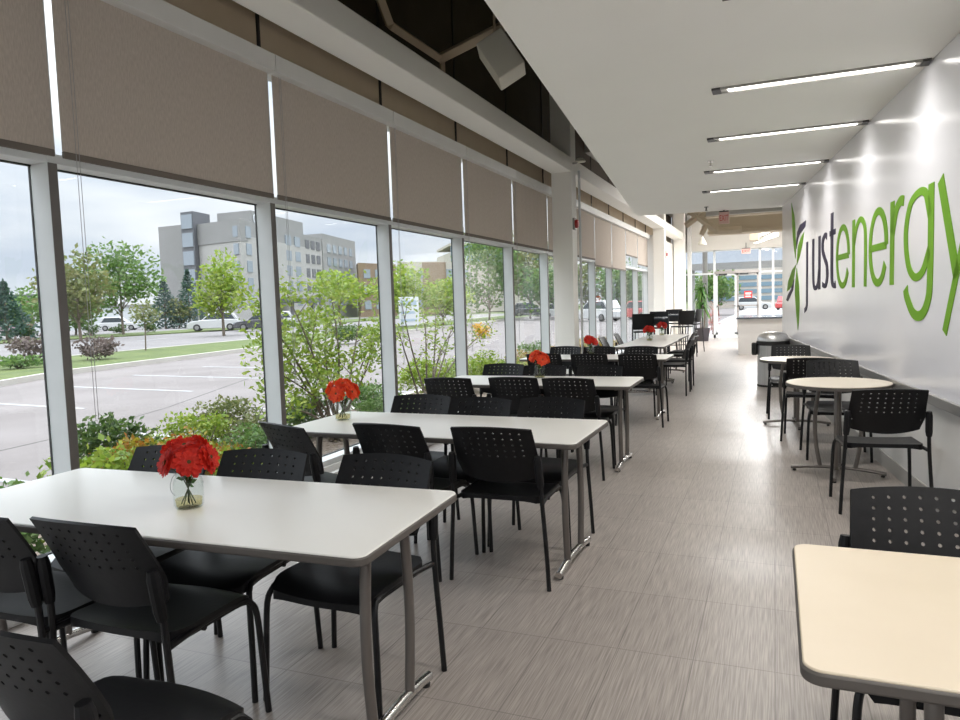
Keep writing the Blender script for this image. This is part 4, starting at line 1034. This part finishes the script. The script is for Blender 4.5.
sumac('lime-leaved branching shrub filling the third window', -5.1, 7.6, [(-5.2, 6.3, 1.55), (-5.3, 6.7, 1.15), (-5.1, 6.55, .75), (-4.9, 6.25, .45), (-5.3, 7.0, 1.65), (-5.4, 7.35, 1.2), (-5.2, 7.3, .7), (-5.5, 8.05, 1.25), (-5.3, 8.7, 1.65), (-5.4, 9.1, 1.05), (-5.0, 8.35, .85), (-5.3, 7.9, 1.7)], m_lime, .21, 700, .072)
sumac('bare-stemmed branching shrub past the third mullion', -5.2, 10.3, [(-5.2, 9.45, 1.15), (-5.3, 9.8, 1.5), (-5.2, 10.4, 1.2), (-5.3, 11.0, 1.45), (-5.3, 11.6, 1.05), (-5.2, 12.0, 1.35), (-5.0, 12.6, 1.0)], m_lime, .17, 260, .07)

# ------------------------------------------------------------------ buildings across the road
def P3(p, z): return (p[0], p[1], z)
def facade(mb, a, b, z0, z1, depth=.3):
    a, b = Vector((a[0], a[1], 0)), Vector((b[0], b[1], 0)); t = (b - a).normalized(); n_ = Vector((t.y, -t.x, 0))
    return a, b, t, n_
def windows_on(parent, a, b, rows, cols, z0, dz, wd, hg, u0=.06, u1=.94, m=None, skip=()):
    a, b = Vector((a[0], a[1], 0)), Vector((b[0], b[1], 0)); d = b - a; t = d.normalized(); n_ = Vector((t.y, -t.x, 0))
    for r in range(rows):
        for c in range(cols):
            if (r, c) in skip: continue
            u = u0 + (u1 - u0) * (c + .5) / cols; p = a + d * u
            mb = MB(); zz = z0 + dz * r
            q = [p - t * wd / 2 - n_ * .1, p + t * wd / 2 - n_ * .1, p + t * wd / 2 + n_ * .12, p - t * wd / 2 + n_ * .12]
            mb.prism([(k.x, k.y) for k in q], zz, zz + hg)
            obj('window', mb, m or m_hglass, parent, smooth=0)
ht = thing('hotel_building', 'large grey and stone hotel building across the road', 'building', (0, 0, 0))
A = (-84.7, 82.1); Bc = (-76.8, 81.7); Cc = (-67.9, 80.0); D = (-78.6, 121.0); E_ = (-92, 84); 
back1 = (-97, 128)
obj('gable_wing', MB().prism([A, (-79.0, 81.8), (-92, 100), (-97, 96)], -.3, 14.4), m_hotel, ht, smooth=0)
obj('main_block', MB().prism([Bc, Cc, (-79.2, 126.8), (-92, 126)], -.3, 12.0), m_hotel2, ht, smooth=0)
obj('upper_band', MB().prism([(Bc[0] - .1, Bc[1] - .1), (Cc[0] + .1, Cc[1] - .1), (-70.6, 90.2), (-82, 92)], 11.2, 14.2), m_hotel, ht, smooth=0)
obj('end_block', MB().prism([(-74.9, 109.8), (-79.0, 127.3), (-92, 127), (-88, 110)], -.3, 15.0), m_hotel, ht, smooth=0)
obj('roof_parapet', MB().prism([(-70.6, 90.2), (-75.1, 110.0), (-88, 110), (-82, 92)], 12.0, 14.1), m_hotel, ht, smooth=0)
obj('penthouse', MB().prism([(-77, 86), (-70.8, 86), (-74.0, 103), (-84, 103)], 14.0, 16.2), m_hotel, ht, smooth=0)
obj('stair_tower', MB().prism([(-79.2, 81.0), (-76.7, 80.8), (-77.5, 85), (-81, 85)], -.3, 16.0), m_hotel3, ht, smooth=0)
for r in range(6):
    obj('stair_window', MB().prism([(-79.0, 80.85), (-76.9, 80.68), (-76.9, 80.9), (-79.0, 81.1)], .6 + 2.6 * r, 2.6 + 2.6 * r), m_hglass, ht, smooth=0)
windows_on(ht, (-69.5, 80.3), Cc, 5, 1, 2.2, 2.4, 1.0, 1.5)
windows_on(ht, Cc, (-70.9, 91.6), 5, 3, 2.2, 2.4, 1.6, 1.6)
bay = obj('dark_bay', MB().prism([(-71.4, 93.6), (-73.2, 101.4), (-75, 101.2), (-73, 93.6)], -.3, 14.0), m_hotel3, ht, smooth=0)
windows_on(ht, (-71.3, 93.6), (-73.1, 101.4), 5, 2, 2.2, 2.4, 2.0, 1.6)
windows_on(ht, (-73.2, 101.6), (-75.0, 109.6), 5, 3, 2.2, 2.4, 1.5, 1.5, m=m_hotel3)
windows_on(ht, (-75.0, 110.2), (-78.9, 126.8), 5, 5, 2.2, 2.4, 1.6, 1.5)
obj('entrance_canopy', MB().prism([(-64.0, 86.0), (-66.6, 96.0), (-71, 95), (-69, 86)], 2.6, 3.2).box(-65.4, -65.0, 87, 87.4, -.3, 2.6).box(-66.8, -66.4, 94, 94.4, -.3, 2.6), m_hotel3, ht, smooth=0)
cu = bpy.data.curves.new('lettering', 'FONT'); cu.body = 'C'; cu.size = 2.0; cu.extrude = .05; cu.materials.append(m_signw)
fo = bpy.data.objects.new('lettering', cu); C.objects.link(fo); fo.parent = ht
fo.location = (-70.75, 86.4, 14.4); fo.rotation_euler = (PI / 2, 0, rad(100))
to_mesh(fo)
bb = thing('brick_building', 'tan brick and pale stone building beyond the hotel', 'building', (0, 0, 0))
obj('wall', MB().prism([(-73.5, 119.2), (-71.2, 129.8), (-76, 133), (-76.9, 124)], -.3, 10.1), m_brick, bb, smooth=0)
obj('stone_block', MB().prism([(-71.0, 130.2), (-58.5, 141), (-66, 150), (-75, 138)], -.3, 10.6), m_stone, bb, smooth=0)
obj('brick_panel', MB().prism([(-66.9, 133.4), (-63.2, 136.7), (-64.2, 138), (-68, 134.4)], -.3, 10.4), m_brick, bb, smooth=0)
windows_on(bb, (-73.5, 119.2), (-71.2, 130), 3, 3, 1.2, 3.0, 1.8, 1.7)
windows_on(bb, (-71.0, 130), (-58.5, 141), 3, 5, 1.2, 3.0, 1.9, 1.8)
tw = thing('office_tower', 'distant office block with bands of bluish glass', 'building', (0, 0, 0))
obj('wall', MB().prism([(-70.5, 156.0), (-48.0, 172), (-58, 188), (-82, 172)], -.3, 14.0), m_stone, tw, smooth=0)
obj('glass_band', MB().prism([(-70.6, 155.8), (-47.9, 171.9), (-48.2, 172.4), (-70.9, 156.3)], 11.6, 15.4), m_blueglass, tw, smooth=0)
obj('roof_edge', MB().prism([(-70.8, 155.6), (-47.7, 171.8), (-58, 188), (-82, 172)], 15.4, 16.0), m_stone, tw, smooth=0)
obj('mast', MB().tube([(-69, 160, 16), (-69, 160, 20)], .15, 6).tube([(-62, 164, 16), (-62, 164, 22)], .15, 6), m_lampgrey, tw)
lw = thing('low_building', 'low white flat building behind the maple tree', 'building', (0, 0, 0))
obj('wall', MB().prism([(-88, 64), (-73, 76), (-76, 79), (-91, 69)], -.3, 2.6), m_signw, lw, smooth=0)
obj('roof', MB().prism([(-88.4, 63.8), (-72.6, 75.9), (-76, 79.5), (-91.5, 69)], 2.6, 2.9), m_hotel, lw, smooth=0)
lw = thing('low_building', 'long low brown building on the horizon at the edge', 'building', (0, 0, 0))
obj('wall', MB().prism([(-110, 50), (-98, 78), (-108, 84), (-122, 54)], -.3, 4.4), m_brick, lw, smooth=0)
obj('roof', MB().prism([(-110.3, 49.7), (-97.7, 78.2), (-108, 84.5), (-122.5, 54)], 4.4, 5.0), m_hotel3, lw, smooth=0)
eb = thing('office_building', 'banded grey-blue building seen through the glass entrance', 'building', (0, 0, 0))
obj('wall', MB().box(-10, 14, 112, 126, -.3, 5.4), m_stone, eb, smooth=0)
for z in (.8, 1.8, 2.8, 3.8):
    obj('glass_band', MB().box(-9.9, 13.9, 111.9, 112.1, z, z + .6), m_blueglass, eb, smooth=0)
# entrance canopy outside
cn = thing('entrance_canopy', 'flat grey canopy edge outside the glass entrance', 'canopy', (0, 0, 0))
obj('slab', MB().box(-3.4, 2.6, 31.6, 32.0, 2.58, 2.85), m_hotel, cn, smooth=0)
for x in (-3.2, 2.4): obj('post', MB().box(x - .06, x + .06, 31.74, 31.86, -.3, 2.58), m_hotel, cn, smooth=0)

# standing sign
sg = thing('standing_sign', 'white upright sign panel on the lawn across the lot', 'sign', (-22.2, 42.0, -.17), rad(28)); sg.scale = (1.3, 1.3, 1.1)
obj('panel', MB().box(-.50, .50, -.08, .08, .35, 2.05), m_signw, sg, bevel=.02)
obj('print', MB().box(-.4, .4, -.09, -.08, 1.55, 1.85).box(-.38, .3, -.09, -.08, 1.05, 1.2).box(-.4, .4, -.09, -.08, .6, .75), m_signb, sg, smooth=0)
obj('post', MB().box(-.40, -.32, -.04, .04, 0, .36).box(.32, .40, -.04, .04, 0, .36), m_lampgrey, sg, smooth=0)
# street lamp poles
for i, (x, y, lab) in enumerate(((-57.0, 60.0, 'thin street lamp pole beside the maple tree'),)):
    sl = thing('street_lamp', lab, 'street lamp', (x, y, -.3), 0)
    obj('pole', MB().tube([(0, 0, 0), (0, 0, 5.2)], [.08, .05], 8), m_lampgrey, sl)
    obj('head', MB().box(-.1, .7, -.12, .12, 5.15, 5.3), m_lampgrey, sl, bevel=.03)

# ------------------------------------------------------------------ cars
def make_car(label, loc, rz, m, L_=4.6, H_=1.62, pickup=False):
    t = thing('parked_car' if not pickup else 'pickup_truck', label, 'car', loc, rz)
    h = L_ / 2; k = H_ / 1.62
    low = [(-h, .35), (-h + .05, .75 * k), (-h + .25, .92 * k), (-h * .55, .98 * k), (h * .45, .95 * k), (h * .85, .84 * k), (h - .03, .65 * k), (h, .35), (h - .15, .22), (-h + .15, .22)]
    b = MB().prism_y(low, -.88, .88); obj('body', b, m, t, bevel=.05)
    if pickup: cab = [(-h * .12, .95 * k), (-h * .10, H_), (h * .22, H_), (h * .45, .95 * k)]
    else: cab = [(-h * .92, .95 * k), (-h * .72, H_), (h * .08, H_), (h * .45, .95 * k)]
    c = MB().prism_y(cab, -.76, .76); obj('roof', c, m, t, bevel=.06)
    s = [(p[0] * .93 + (.0), p[1]) for p in cab]; zt = H_ - .10
    gl = [(s[0][0] + .10, 1.0 * k), (s[1][0] + .06, zt), (s[2][0] - .02, zt), (s[3][0] - .12, 1.0 * k)]
    obj('side_window', MB().prism_y(gl, -.775, .775), m_carglass, t, smooth=0)
    for sx in (-1, 1):
        for sy in (-1, 1):
            w_ = MB().lathe([(.001, -.1), (.30, -.1), (.33, -.06), (.33, .06), (.30, .1), (.001, .1)], 20)
            w_.v = [(a + sx * h * .62, z + sy * .82, c_ + .33) for a, c_, z in w_.v]
            wo = obj('wheel', w_, m_tyre, t)
            hb_ = MB().lathe([(.001, 0), (.19, 0), (.19, .02), (.001, .02)], 14)
            hb_.v = [(a + sx * h * .62, sy * (.92 + z), c_ + .33) for a, c_, z in hb_.v]
            obj('hubcap', hb_, m_wire, wo)
    obj('headlight', MB().box(h - .10, h - .01, -.78, -.45, .62 * k, .76 * k).box(h - .10, h - .01, .45, .78, .62 * k, .76 * k), m_hglass, t, smooth=0)
    return t
make_car('white car parked beyond the maple tree', (-72.5, 63.5, -.28), rad(35), m_carwhite)
make_car('white sport utility car parked under the bright lime tree', (-49.6, 54.2, -.22), rad(215), m_carwhite, 4.8, 1.75)
make_car('white car half hidden behind the white sport utility car', (-46.0, 58.2, -.22), rad(212), m_carwhite)
make_car('charcoal car parked beside the mullion near the hotel', (-43.2, 53.0, -.22), rad(215), m_cargrey)
make_car('mauve car at the far road edge, cut by the frame', (-84.5, 56.8, -.28), rad(60), m_carmauve)
make_car('charcoal sport utility car in the lot before the first column', (-28.3, 86.0, -.3), rad(20), m_cargrey, 4.8, 1.8)
make_car('white car in the lot partly behind the first column', (-22.2, 78.0, -.3), rad(20), m_carwhite)
make_car('large white car parked in the lot past the first column', (-14.2, 61.0, -.3), rad(147), m_carwhite, 5.0, 1.75)
make_car('red car in the lot near the last windows', (-11.3, 64.0, -.3), rad(147), m_carred)
make_car('white car seen through the glass entrance doors', (-2.6, 98, -.3), rad(4), m_carwhite)
make_car('red car seen through the glass beside the entrance', (1.6, 92.0, -.3), rad(70), m_carred)
